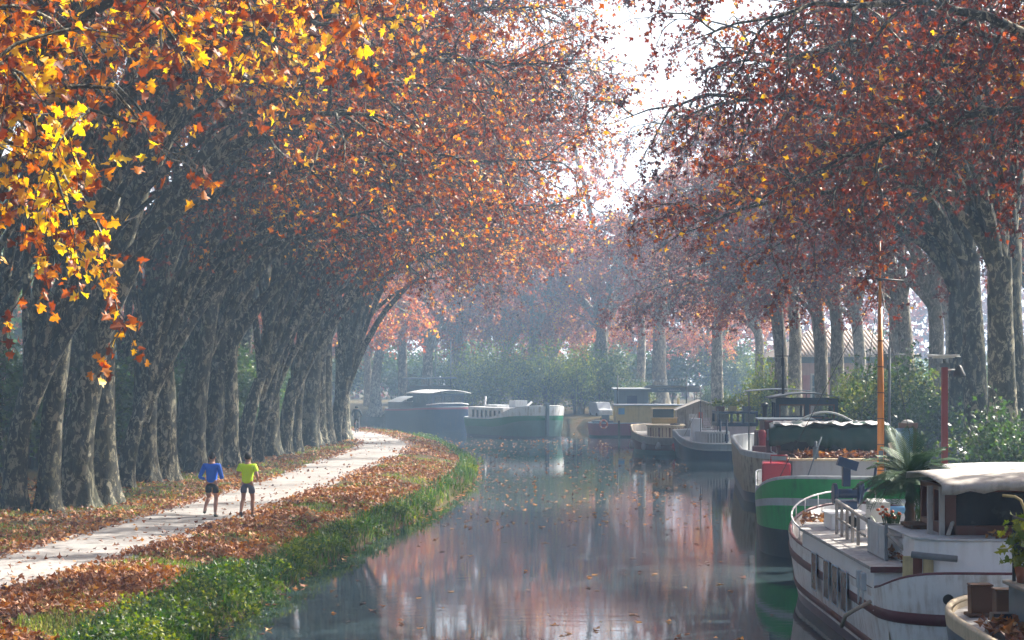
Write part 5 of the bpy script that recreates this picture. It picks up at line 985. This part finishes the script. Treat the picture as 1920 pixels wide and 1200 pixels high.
# ---- 7. red barge with yellow deckhouse
o7 = empty('workboat', (10.4, 139.5, 0), PI/2, 'low purple red barge with yellow deckhouse and orange lifebuoy', 'boat')
B7 = lambda x0, x1, y0, y1: (y0-0, y1, -x1, -x0)
hull(o7, 9.6, 4.0, 1.2, 1.2, lambda y: 1.0, [(.12, 'purple_red'), (-.4, 'boat_black')], deck=.12, rail='grey_paint', railr=.05, flare=.93); o7.location = (15.2, 141.5, 0)
def S7(mb, x0, x1, y0, y1, z0, z1): mb.bx(y0-141.5, y1-141.5, -(x1-15.2), -(x0-15.2), z0, z1)
mb = MB(); S7(mb, 7.55, 13.8, 139.9, 143, .9, 2.28); mb.build('deckhouse', 'yellow_paint', o7, .03); mb = MB(); S7(mb, 7.45, 13.9, 139.8, 143.1, 2.28, 2.36); mb.build('deckhouse_roof', 'grey_paint', o7)
mb = MB(); S7(mb, 7.75, 8.2, 139.86, 139.9, 1.65, 2.1); mb.build('window', 'bench_blue', o7); mb = MB(); S7(mb, 5.9, 7.4, 140, 142.5, .9, 1.15); S7(mb, 6.6, 7.1, 140, 141.5, 1.15, 1.6); mb.build('hatch', 'steel_blue', o7); mb = MB(); S7(mb, 7.7, 7.85, 139.42, 139.5, .0, 1.2); mb.build('fender_post', 'brown_wood', o7); mb = MB(); mb.lathe([(.10, 2.36), (.10, 2.8), (.14, 2.82), (0, 2.85)], (-.6, 3.0, 0), 10); mb.build('stove_pipe', 'yellow_paint', o7)
MBr = MB(); c = Vector((6.65, 139.3, .95)); MBr.tube([c+Vector((.26*math.cos(a), 0, .29*math.sin(a))) for a in [2*PI*i/20 for i in range(20)]], .07, 10, closed=True); lb = tag(MBr.build('lifebuoy', 'ring_orange'), 'orange lifebuoy ring hung on the side of the red barge', 'lifebuoy')
mb = MB()
for k in range(4): a = PI/4+k*PI/2; q = c+Vector((.26*math.cos(a), 0, .29*math.sin(a))); mb.box(q, (.16, .16, .05), ry=-a+PI/2)
mb.build('band', 'white_sheet', lb)
# ---- 8. far green and white barge
o8 = empty('dutch_barge', (2.5, 136.6, 0), math.radians(27), 'hazy green and white barge with a row of cabin windows, bow outwards', 'boat')
sh8 = lambda y: 1.35+.95*math.exp(-(y/2.8)**2)
h_, ol, _ = hull(o8, 10.5, 4.8, 3.0, 2.6, sh8, [(lambda y: sh8(y)-.05-.62*math.exp(-(y/2.6)**2), 'boat_white'), (lambda y: .75+.55*math.exp(-(y/2.4)**2), 'far_green'), (.15, 'teal_hull'), (-.4, 'steel_blue')], deck=.35, rail='pale_grey', railr=.05, pf=2.3)
mb = MB(); mb.bx(-1.9, 1.9, 3.2, 9, 1.0, 2.15); mb.build('coachhouse', 'boat_white', o8, .03)
for k in range(7): window(o8, (-1.905, 3.8+.72*k, 1.65), .34, .55, 'pale_grey', 'dark_glass', 'x', .03, .01)
mb = MB(); mb.bx(-.12, .12, -.14, .12, .2, 2.55); mb.build('stem_post', 'steel_blue', o8, .03); mb = MB(); mb.bx(-.5, .5, 4, 5.0, 2.15, 2.65); mb.bx(-1.0, .2, 6, 8, 2.15, 2.3); mb.build('skylight', 'pale_grey', o8, .02); mb = MB(); mb.tube([(-.8, 1.8, 2.2), (.1, 2.6, 2.55)], .08); mb.tube([(-.4, 9.3, 1.4), (-.2, 9.5, 2.9)], .07); mb.build('spar', 'boat_white', o8)
# ---- 9. far dark barge
o9 = empty('cargo_barge', (-4.6, 150.6, 0), math.radians(33), 'hazy dark blue barge with a pale curved cabin roof beside the green one', 'boat')
sh9 = lambda y: 1.75+.2*math.exp(-(y/3)**2)
hull(o9, 8.5, 4.6, 2.2, 2.4, sh9, [(lambda y: sh9(y)-.15, 'purple_red'), (-.4, 'boat_navy')], deck=.4, rail='steel_blue', pf=3.2, flare=.95)
mb = MB(); mb.bx(-1.7, 1.4, 5.4, 7.4, 1.4, 2.3); rows = [[(-1.7+3.1*i/10, 5.3+2.2*j, 2.3+.45*math.sin(PI*i/10)) for j in range(2)] for i in range(11)]; mb.grid(rows); mb.build('hold_cover', 'slate_grey', o9)
mb = MB(); mb.bx(-.9, 2.1, 1.8, 4.8, 1.6, 3.0); ca = mb.build('cabin', 'boat_navy', o9, .03); rows = [[(-1.3+3.8*i/10, 1.4+1.9*j, 3.02+.25*math.sin(PI*i/10)) for j in range(3)] for i in range(11)]; MB().grid(rows).build('cabin_roof', 'boat_white', o9, solid=.05)
for x in (-.3, .6, 1.5): window(o9, (x, 1.795, 2.55), .6, .5, 'boat_navy', 'clear_glass', 'y', .04, .03)
for y in (2.6, 3.9): window(o9, (-.905, y, 2.55), .6, .5, 'boat_navy', 'clear_glass', 'x', .04, .03)
mb = MB(); mb.tube([(-1.9, 1, 2.15), (-1.0, .5, 2.25), (1.0, .4, 2.25), (2, 1, 2.15)], .04); mb.build('railing', 'pale_grey', o9)
# ---- 10. far black houseboat
o10 = empty('ark', (-7.0, 162.5, 0), math.radians(3), 'hazy black houseboat with tall flat topped superstructure and two thin masts', 'boat')
hull(o10, 15, 4.8, 2.6, 2.6, lambda y: 1.5+.4*math.exp(-(y/2.5)**2), [(-.4, 'boat_black')], deck=.4, rail='pale_grey', pf=2.6, flare=.9)
mb = MB(); mb.bx(-1.9, 2.0, 4, 12, 1.2, 3.5); mb.build('superstructure', 'boat_black', o10, .03); mb = MB(); mb.box((.1, 8, 4.15), (4.6, 9, .12), ry=-.02); mb.build('flat_roof', 'steel_blue', o10)
for x, y in ((-1.8, 4.1), (1.9, 4.1), (-1.8, 11.9), (1.9, 11.9), (0, 4.1)): MB().tube([(x, y, 3.5), (x, y, 4.12)], .06).build('roof_post', 'boat_black', o10)
for x in (-1.0, .3, 1.4): window(o10, (x, 3.995, 2.5), .6, .5, 'steel_blue', 'dark_glass', 'y', .05, .03)
mb = MB(); mb.tube([(.6, 6, 4.1), (.6, 6, 7.8)], .05); mb.build('mast', 'slate_grey', o10); mb = MB(); mb.tube([(2.0, 9, 1.6), (2.0, 9, 7.6)], .05); mb.build('mast', 'slate_grey', o10)
mb = MB(); mb.lathe([(0, 0), (.25, .06), (.36, .25), (.3, .45), (.0, .55)], (-1.2, 1.6, 1.75), 14); mb.build('deck_tank', 'boat_white', o10)
# ------------------------------------------------------------------ people
paint('skin', (0.42, 0.22, 0.15), .5, dirt=.1, bump=0, streak=False); paint('hair_dark', (0.012, 0.010, 0.010), .6, dirt=.1); paint('blue_jersey', (0.004, 0.12, 0.66), .6, dirt=.25, scale=8, dirtcol=(.004, .05, .3), streak=False); paint('lime_shirt', (0.62, 0.95, 0.005), .6, dirt=.15, scale=8, dirtcol=(.35, .6, .01), streak=False)
paint('black_cloth', (0.012, 0.014, 0.022), .8, dirt=.2); paint('grey_cloth', (0.10, 0.12, 0.18), .8, dirt=.2); paint('shoe_grey', (0.09, 0.10, 0.09), .7); paint('sole_white', (0.5, 0.5, 0.48), .7); paint('shoe_dark', (0.05, 0.035, 0.04), .7); paint('dark_coat', (0.015, 0.022, 0.03), .8)
def skin_mesh(name, verts, edges, radii, mat, parent, sub=2, root=0):
    me = bpy.data.meshes.new(name); me.from_pydata([tuple(v) for v in verts], edges, []); o = link(name, me, parent)
    md = o.modifiers.new('skin', 'SKIN'); md.use_smooth_shade = True
    for i, r in enumerate(radii):
        sv = me.skin_vertices[0].data[i]; sv.radius = (r, r) if not isinstance(r, tuple) else r; sv.use_root = (i == root)
    s = o.modifiers.new('sub', 'SUBSURF'); s.levels = sub; s.render_levels = sub
    bpy.context.view_layer.update()
    dg = bpy.context.evaluated_depsgraph_get(); m2 = bpy.data.meshes.new_from_object(o.evaluated_get(dg))
    o.modifiers.clear(); o.data = m2; m2.materials.clear(); m2.materials.append(MATS[mat])
    for p in m2.polygons: p.use_smooth = True
    return o
def ellip(mb, c, r, mat=0, n=16, m=10):
    mb.grid([[(c[0]+r[0]*math.sin(PI*i/m)*math.cos(2*PI*j/n), c[1]+r[1]*math.sin(PI*i/m)*math.sin(2*PI*j/n), c[2]+r[2]*math.cos(PI*i/m)) for j in range(n+1)] for i in range(m+1)], mat)
def head(parent, c, s=1.0, hairmat='hair_dark', name='hair'):
    """hair cap and face details around head centre c, facing +Y (away from the viewer)"""
    c = Vector(c); mb = MB(); ellip(mb, c+Vector((0, -.012, .02)), (.084*s, .100*s, .112*s)); mb.build(name, hairmat, parent)
def runner(loc, rz, label, shirt, shorts, shoe, sleeve, skin='skin', pose=0):
    """running figure seen from behind: local +Y is the running direction"""
    o = empty('person', loc, rz, label, 'person')
    if pose == 0:   # left leg kicked up behind, right leg on the ground
        hipL, hipR = Vector((-.095, 0, .93)), Vector((.095, 0, .93)); kL, aL, tL = Vector((-.10, .10, .52)), Vector((-.115, -.22, .27)), Vector((-.115, -.30, .15)); kR, aR, tR = Vector((.10, .08, .50)), Vector((.10, -.03, .09)), Vector((.105, .15, .03))
        eL, wL, hL = Vector((-.29, -.13, 1.12)), Vector((-.20, .12, 1.06)), Vector((-.17, .20, 1.08)); eR, wR, hR = Vector((.29, -.06, 1.11)), Vector((.20, .19, 1.10)), Vector((.17, .27, 1.12))
    else:           # left leg trailing with the toe just touching, right leg forward
        hipL, hipR = Vector((-.095, 0, .93)), Vector((.095, 0, .93)); kL, aL, tL = Vector((-.105, -.02, .52)), Vector((-.10, -.30, .19)), Vector((-.10, -.30, .06)); kR, aR, tR = Vector((.11, .14, .51)), Vector((.115, .08, .09)), Vector((.12, .26, .03))
        eL, wL, hL = Vector((-.28, -.05, 1.14)), Vector((-.13, .17, 1.13)), Vector((-.09, .24, 1.16)); eR, wR, hR = Vector((.29, -.08, 1.12)), Vector((.24, .16, 1.04)), Vector((.22, .24, 1.05))
    sL, sR = Vector((-.185, .0, 1.45)), Vector((.185, .0, 1.45))
    V = [Vector((0, 0, .95)), Vector((0, .0, 1.10)), Vector((0, .02, 1.30)), Vector((0, .02, 1.43)), Vector((0, .03, 1.53)), Vector((0, .05, 1.62)), Vector((0, .05, 1.73)), hipL, kL, (kL+aL)/2+Vector((0, -.02, .04)), aL, tL, hipR, kR, (kR+aR)/2+Vector((0, -.02, .04)), aR, tR, sL, eL, wL, hL, sR, eR, wR, hR]
    E = [(0, 1), (1, 2), (2, 3), (3, 4), (4, 5), (5, 6), (0, 7), (7, 8), (8, 9), (9, 10), (10, 11), (0, 12), (12, 13), (13, 14), (14, 15), (15, 16), (3, 17), (17, 18), (18, 19), (19, 20), (3, 21), (21, 22), (22, 23), (23, 24)]
    Rd = [.135, .125, .150, .125, .058, .082, .072, .088, .056, .058, .036, .032, .088, .056, .058, .036, .032, .062, .042, .028, .024, .062, .042, .028, .024]
    skin_mesh('body', V, E, Rd, skin, o)
    for w_, h_, sg in ((wL, hL, 1), (wR, hR, -1)):          # hands: palm, four curled fingers, thumb
        d = (h_-w_).normalized(); s = d.cross(Vector((0, 0, 1))).normalized(); u = s.cross(d); c = w_+d*.05
        vs, es, rs = [w_, c, c+d*.03], [(0, 1), (1, 2)], [.026, .030, .030]
        for k in range(4):
            b = c+d*.045+u*(.024-.016*k); ln = (.034, .038, .036, .028)[k]; i0 = len(vs); vs += [b, b+d*ln+s*sg*.008, b+d*ln*1.3+s*sg*.03]; es += [(2, i0), (i0, i0+1), (i0+1, i0+2)]; rs += [.010, .009, .007]
        i0 = len(vs); vs += [c+u*.03+s*sg*.02, c+u*.04+d*.03+s*sg*.035]; es += [(1, i0), (i0, i0+1)]; rs += [.011, .008]
        skin_mesh('hand', vs, es, rs, skin, o, 1)
    # shirt
    T = [Vector((0, 0, .93)), Vector((0, 0, 1.10)), Vector((0, .02, 1.30)), Vector((0, .02, 1.44)), Vector((0, .03, 1.50)), sL+Vector((0, 0, .0)), sL.lerp(eL, .55), eL, eL.lerp(wL, .85), sR, sR.lerp(eR, .55), eR, eR.lerp(wR, .85)]
    if sleeve: skin_mesh('jersey', T, [(0, 1), (1, 2), (2, 3), (3, 4), (3, 5), (5, 6), (6, 7), (7, 8), (3, 9), (9, 10), (10, 11), (11, 12)], [.155, .150, .170, .14, .075, .082, .066, .056, .04, .082, .066, .056, .04], shirt, o)
    else: skin_mesh('shirt', [t for i, t in enumerate(T) if i not in (7, 8, 11, 12)], [(0, 1), (1, 2), (2, 3), (3, 4), (3, 5), (5, 6), (3, 7), (7, 8)], [.165, .155, .175, .14, .072, .085, .078, .085, .078], shirt, o)
    skin_mesh('shorts', [Vector((0, 0, .98)), Vector((0, 0, .90)), hipL, hipL.lerp(kL, .42), hipL.lerp(kL, .62), hipR, hipR.lerp(kR, .42), hipR.lerp(kR, .62)], [(0, 1), (1, 2), (2, 3), (3, 4), (1, 5), (5, 6), (6, 7)], [.15, .145, .105, .098, .098, .105, .098, .098], shorts, o)
    for k_, a_, t_ in ((kL, aL, tL), (kR, aR, tR)):
        d = (t_-a_).normalized(); sh = skin_mesh('shoe', [a_+Vector((0, 0, .0)), a_-d*.02-Vector((0, 0, .035)), a_+d*.10-Vector((0, 0, .03)), t_+d*.03], [(0, 1), (1, 2), (2, 3)], [.045, .050, .046, .034], shoe, o, 1)
        skin_mesh('sock', [a_+(k_-a_).normalized()*.10, a_], [(0, 1)], [.044, .044], 'sole_white' if sleeve else shoe, o, 1)
    o.scale = (1.08, 1.04, 1.0)
    head(o, (0, .05, 1.70)); mb = MB()
    for s in (-1, 1): ellip(mb, (s*.086, .055, 1.665), (.014, .028, .036), n=8, m=6)
    mb.build('ear', skin, o); mb = MB(); ellip(mb, (0, .155, 1.655), (.016, .028, .03), n=8, m=6); ellip(mb, (0, .135, 1.60), (.03, .02, .012), n=8, m=6); mb.build('face', skin, o)
    return o
p = P(397, 971, 54.2); runner((p.x, p.y, .775), -.12, 'jogger in a royal blue long sleeved top and black shorts', 'blue_jersey', 'black_cloth', 'shoe_grey', True, pose=0)
p = P(464, 972, 54.0); runner((p.x, p.y, .775), -.10, 'jogger in a fluorescent yellow t-shirt and grey shorts', 'lime_shirt', 'grey_cloth', 'shoe_dark', False, pose=1)
# cyclist, seen from behind; bicycle is a thing of its own
cx0, cy0, cz0 = P(667, 812, 126).x, 126.0, .775
b = empty('bicycle', (cx0, cy0, cz0), -.05, 'dark bicycle with a pannier ridden away along the towpath', 'bicycle')
for y in (0, 1.06):
    mb = MB(); c = Vector((0, y, .35)); mb.tube([c+Vector((0, .33*math.cos(a), .33*math.sin(a))) for a in [2*PI*i/28 for i in range(28)]], .02, 8, closed=True); w_ = mb.build('wheel', 'tyre', b); mb = MB()
    for k in range(10): a = 2*PI*k/10; mb.tube([c, c+Vector((0, .32*math.cos(a), .32*math.sin(a)))], .003, 4)
    mb.lathe([(.03, -.05), (.03, .05)], c, 10, axis='x'); mb.build('spokes', 'slate_grey', w_)
mb = MB(); bb, st, hd = Vector((0, .42, .30)), Vector((0, .28, .82)), Vector((0, .86, .86))
for a_, c_ in ((bb, st), (st, hd), (bb, Vector((0, .90, .70))), (Vector((0, .93, .62)), Vector((0, .84, .98)))): mb.tube([a_, c_], .02)
for s in (-1, 1): mb.tube([bb, (s*.06, 0, .35)], .011); mb.tube([st, (s*.06, 0, .35)], .010); mb.tube([(0, .93, .62), (s*.05, 1.06, .35)], .013)
mb.build('frame', 'slate_grey', b); mb = MB(); mb.tube([(-.28, .70, 1.02), (-.18, .82, 1.03), (0, .85, 1.0), (.18, .82, 1.03), (.28, .70, 1.02)], .014); mb.build('handlebar', 'black_iron', b); mb = MB(); ellip(mb, (0, .22, .93), (.075, .13, .035)); mb.tube([st, (0, .24, .92)], .014); mb.build('saddle', 'black_iron', b)
mb = MB(); mb.lathe([(.09, -.01), (.09, .01)], bb+Vector((.06, 0, 0)), 14, axis='x'); mb.tube([bb+Vector((-.09, 0, 0)), bb+Vector((-.09, .1, -.13))], .012); mb.tube([bb+Vector((.09, 0, 0)), bb+Vector((.09, -.1, .13))], .012); mb.bx(-.17, -.07, .47, .57, .16, .19); mb.bx(.07, .17, .27, .37, .42, .45); mb.build('crankset', 'slate_grey', b)
mb = MB(); mb.box((.16, -.02, .50), (.14, .30, .36)); mb.build('pannier', 'black_cloth', b, .04); mb = MB(); mb.bx(-.06, .06, -.22, .3, .70, .715); mb.build('carrier', 'black_iron', b); mb = MB(); ellip(mb, (0, -.33, .60), (.03, .015, .025), n=8, m=6); mb.build('rear_light', 'buoy_red', b)
c = empty('person', (cx0, cy0, cz0), -.05, 'cyclist in a dark hooded coat riding away on the towpath', 'person')
V = [Vector(q) for q in ((0, .22, 1.0), (0, .26, 1.18), (0, .34, 1.38), (0, .38, 1.48), (0, .42, 1.56), (0, .45, 1.66), (0, .46, 1.76), (-.09, .24, .97), (-.11, .58, .75), (-.12, .45, .42), (-.12, .52, .24), (-.12, .64, .21), (.09, .24, .97), (.11, .60, .90), (.12, .40, .60), (.12, .30, .50), (.12, .42, .46), (-.18, .37, 1.46), (-.31, .50, 1.22), (-.27, .70, 1.06), (.18, .37, 1.46), (.31, .50, 1.22), (.27, .70, 1.06))]
E = [(0, 1), (1, 2), (2, 3), (3, 4), (4, 5), (5, 6), (0, 7), (7, 8), (8, 9), (9, 10), (10, 11), (0, 12), (12, 13), (13, 14), (14, 15), (15, 16), (3, 17), (17, 18), (18, 19), (3, 20), (20, 21), (21, 22)]
skin_mesh('body', V, E, [.13, .125, .15, .12, .058, .082, .07, .085, .06, .05, .036, .032, .085, .06, .05, .036, .032, .06, .042, .03, .06, .042, .03], 'skin', c)
skin_mesh('coat', [V[0]-Vector((0, .02, .1))]+V[0:4]+V[17:19]+[V[18].lerp(V[19], .85)]+V[20:22]+[V[21].lerp(V[22], .85)]+[V[4]], [(0, 1), (1, 2), (2, 3), (3, 4), (4, 5), (5, 6), (6, 7), (4, 8), (8, 9), (9, 10), (4, 11)], [.17, .17, .16, .18, .14, .085, .065, .05, .085, .065, .05, .095], 'dark_coat', c)
skin_mesh('trousers', [V[0], V[7], V[8], V[9], V[9].lerp(V[10], .8), V[12], V[13], V[14], V[14].lerp(V[15], .8)], [(0, 1), (1, 2), (2, 3), (3, 4), (0, 5), (5, 6), (6, 7), (7, 8)], [.14, .10, .078, .064, .055, .10, .078, .064, .055], 'black_cloth', c)
skin_mesh('hood', [V[4], V[5]+Vector((0, -.01, .02)), V[6]+Vector((0, -.01, .0))], [(0, 1), (1, 2)], [.11, .14, .12], 'dark_coat', c)
for a_, t_ in ((V[10], V[11]), (V[15], V[16])): skin_mesh('shoe', [a_, a_+Vector((0, 0, -.03)), t_], [(0, 1), (1, 2)], [.042, .046, .034], 'shoe_dark', c, 1)
for s, w_ in ((-1, V[19]), (1, V[22])): skin_mesh('hand', [w_, w_+Vector((0, .05, -.02)), w_+Vector((s*.03, .07, -.02)), w_+Vector((0, .08, -.025)), w_+Vector((-s*.025, .075, -.02)), w_+Vector((-s*.04, .05, -.03))], [(0, 1), (1, 2), (1, 3), (1, 4), (1, 5)], [.03, .03, .012, .012, .012, .012], 'black_cloth', c, 1)
# ------------------------------------------------------------------ haze, light, camera
m, nt, out = nmat('haze_air')
pv = N(nt, 'ShaderNodeVolumePrincipled', inp={'Color': (0.46, 0.70, 1.0, 1), 'Density': HAZE, 'Anisotropy': 0.4})
L(nt, pv.outputs[0], out.inputs['Volume'])
mb = MB(); mb.bx(-345, 345, -60, 455, -3.5, 44)
tag(mb.build('haze', 'haze_air'), 'pale blue morning haze over the canal', kind='stuff')
w = bpy.data.worlds.new('World'); sc.world = w; w.use_nodes = True
nt = w.node_tree; bg = nt.nodes['Background']
sky = nt.nodes.new('ShaderNodeTexSky'); sky.sky_type = 'NISHITA'; sky.sun_disc = False
SUN_AZ, SUN_EL = math.radians(55), math.radians(41)      # azimuth from straight ahead (+Y) towards +X
sky.sun_elevation = SUN_EL; sky.sun_rotation = SUN_AZ; sky.air_density = 1.0; sky.dust_density = 7.0
tc = N(nt, 'ShaderNodeTexCoord'); sp = N(nt, 'ShaderNodeSeparateXYZ'); L(nt, tc.outputs['Generated'], sp.inputs[0])
mr = N(nt, 'ShaderNodeMapRange', inp={1: 0.10, 2: 0.42, 3: 0.85, 4: 0.0}); mr.interpolation_type = 'SMOOTHSTEP'; L(nt, sp.outputs[2], mr.inputs[0])
mx = N(nt, 'ShaderNodeMix', data_type='RGBA'); m2 = N(nt, 'ShaderNodeMapRange', inp={1: 0.35, 2: 0.9, 3: 0.0, 4: 1.0}); m2.interpolation_type = 'SMOOTHSTEP'; L(nt, sp.outputs[1], m2.inputs[0])
m3 = N(nt, 'ShaderNodeMath', operation='MULTIPLY'); L(nt, mr.outputs[0], m3.inputs[0]); L(nt, m2.outputs[0], m3.inputs[1]); L(nt, m3.outputs[0], mx.inputs[0]); L(nt, sky.outputs[0], mx.inputs[6]); mx.inputs[7].default_value = (8.6, 8.3, 8.5, 1)   # milky haze low in the sky
L(nt, mx.outputs[2], bg.inputs[0]); bg.inputs[1].default_value = SKY
sl = bpy.data.lights.new('sun', 'SUN'); sl.energy = SUNP; sl.angle = math.radians(0.5); sl.color = (1.0, 0.93, 0.82)
so = bpy.data.objects.new('sun', sl); COL.objects.link(so); so.location = (60, 60, 60)
dv = Vector((math.sin(SUN_AZ)*math.cos(SUN_EL), math.cos(SUN_AZ)*math.cos(SUN_EL), math.sin(SUN_EL)))
so.rotation_euler = dv.to_track_quat('Z', 'Y').to_euler()
cam = bpy.data.cameras.new('camera'); co = bpy.data.objects.new('camera', cam); COL.objects.link(co)
co.location = (0, 0, ZC); co.rotation_euler = (PI/2, 0, 0)
cam.sensor_width = 36; cam.lens = F/1920*36; cam.shift_y = (VH-600)/1920; cam.clip_end = 2000; cam.clip_start = 0.3
sc.camera = co
sc.view_settings.view_transform = 'Standard'; sc.view_settings.look = 'None'; sc.view_settings.gamma = 1; sc.view_settings.exposure = EXPO
sc.render.engine = 'CYCLES'
cy = sc.cycles
cy.use_denoising = True; cy.max_bounces = 6; cy.diffuse_bounces = 3; cy.glossy_bounces = 3; cy.transmission_bounces = 4; cy.volume_bounces = 1; cy.transparent_max_bounces = 6
cy.caustics_reflective = False; cy.caustics_refractive = False; cy.sample_clamp_indirect = 4.0; cy.use_adaptive_sampling = True; cy.adaptive_threshold = 0.03
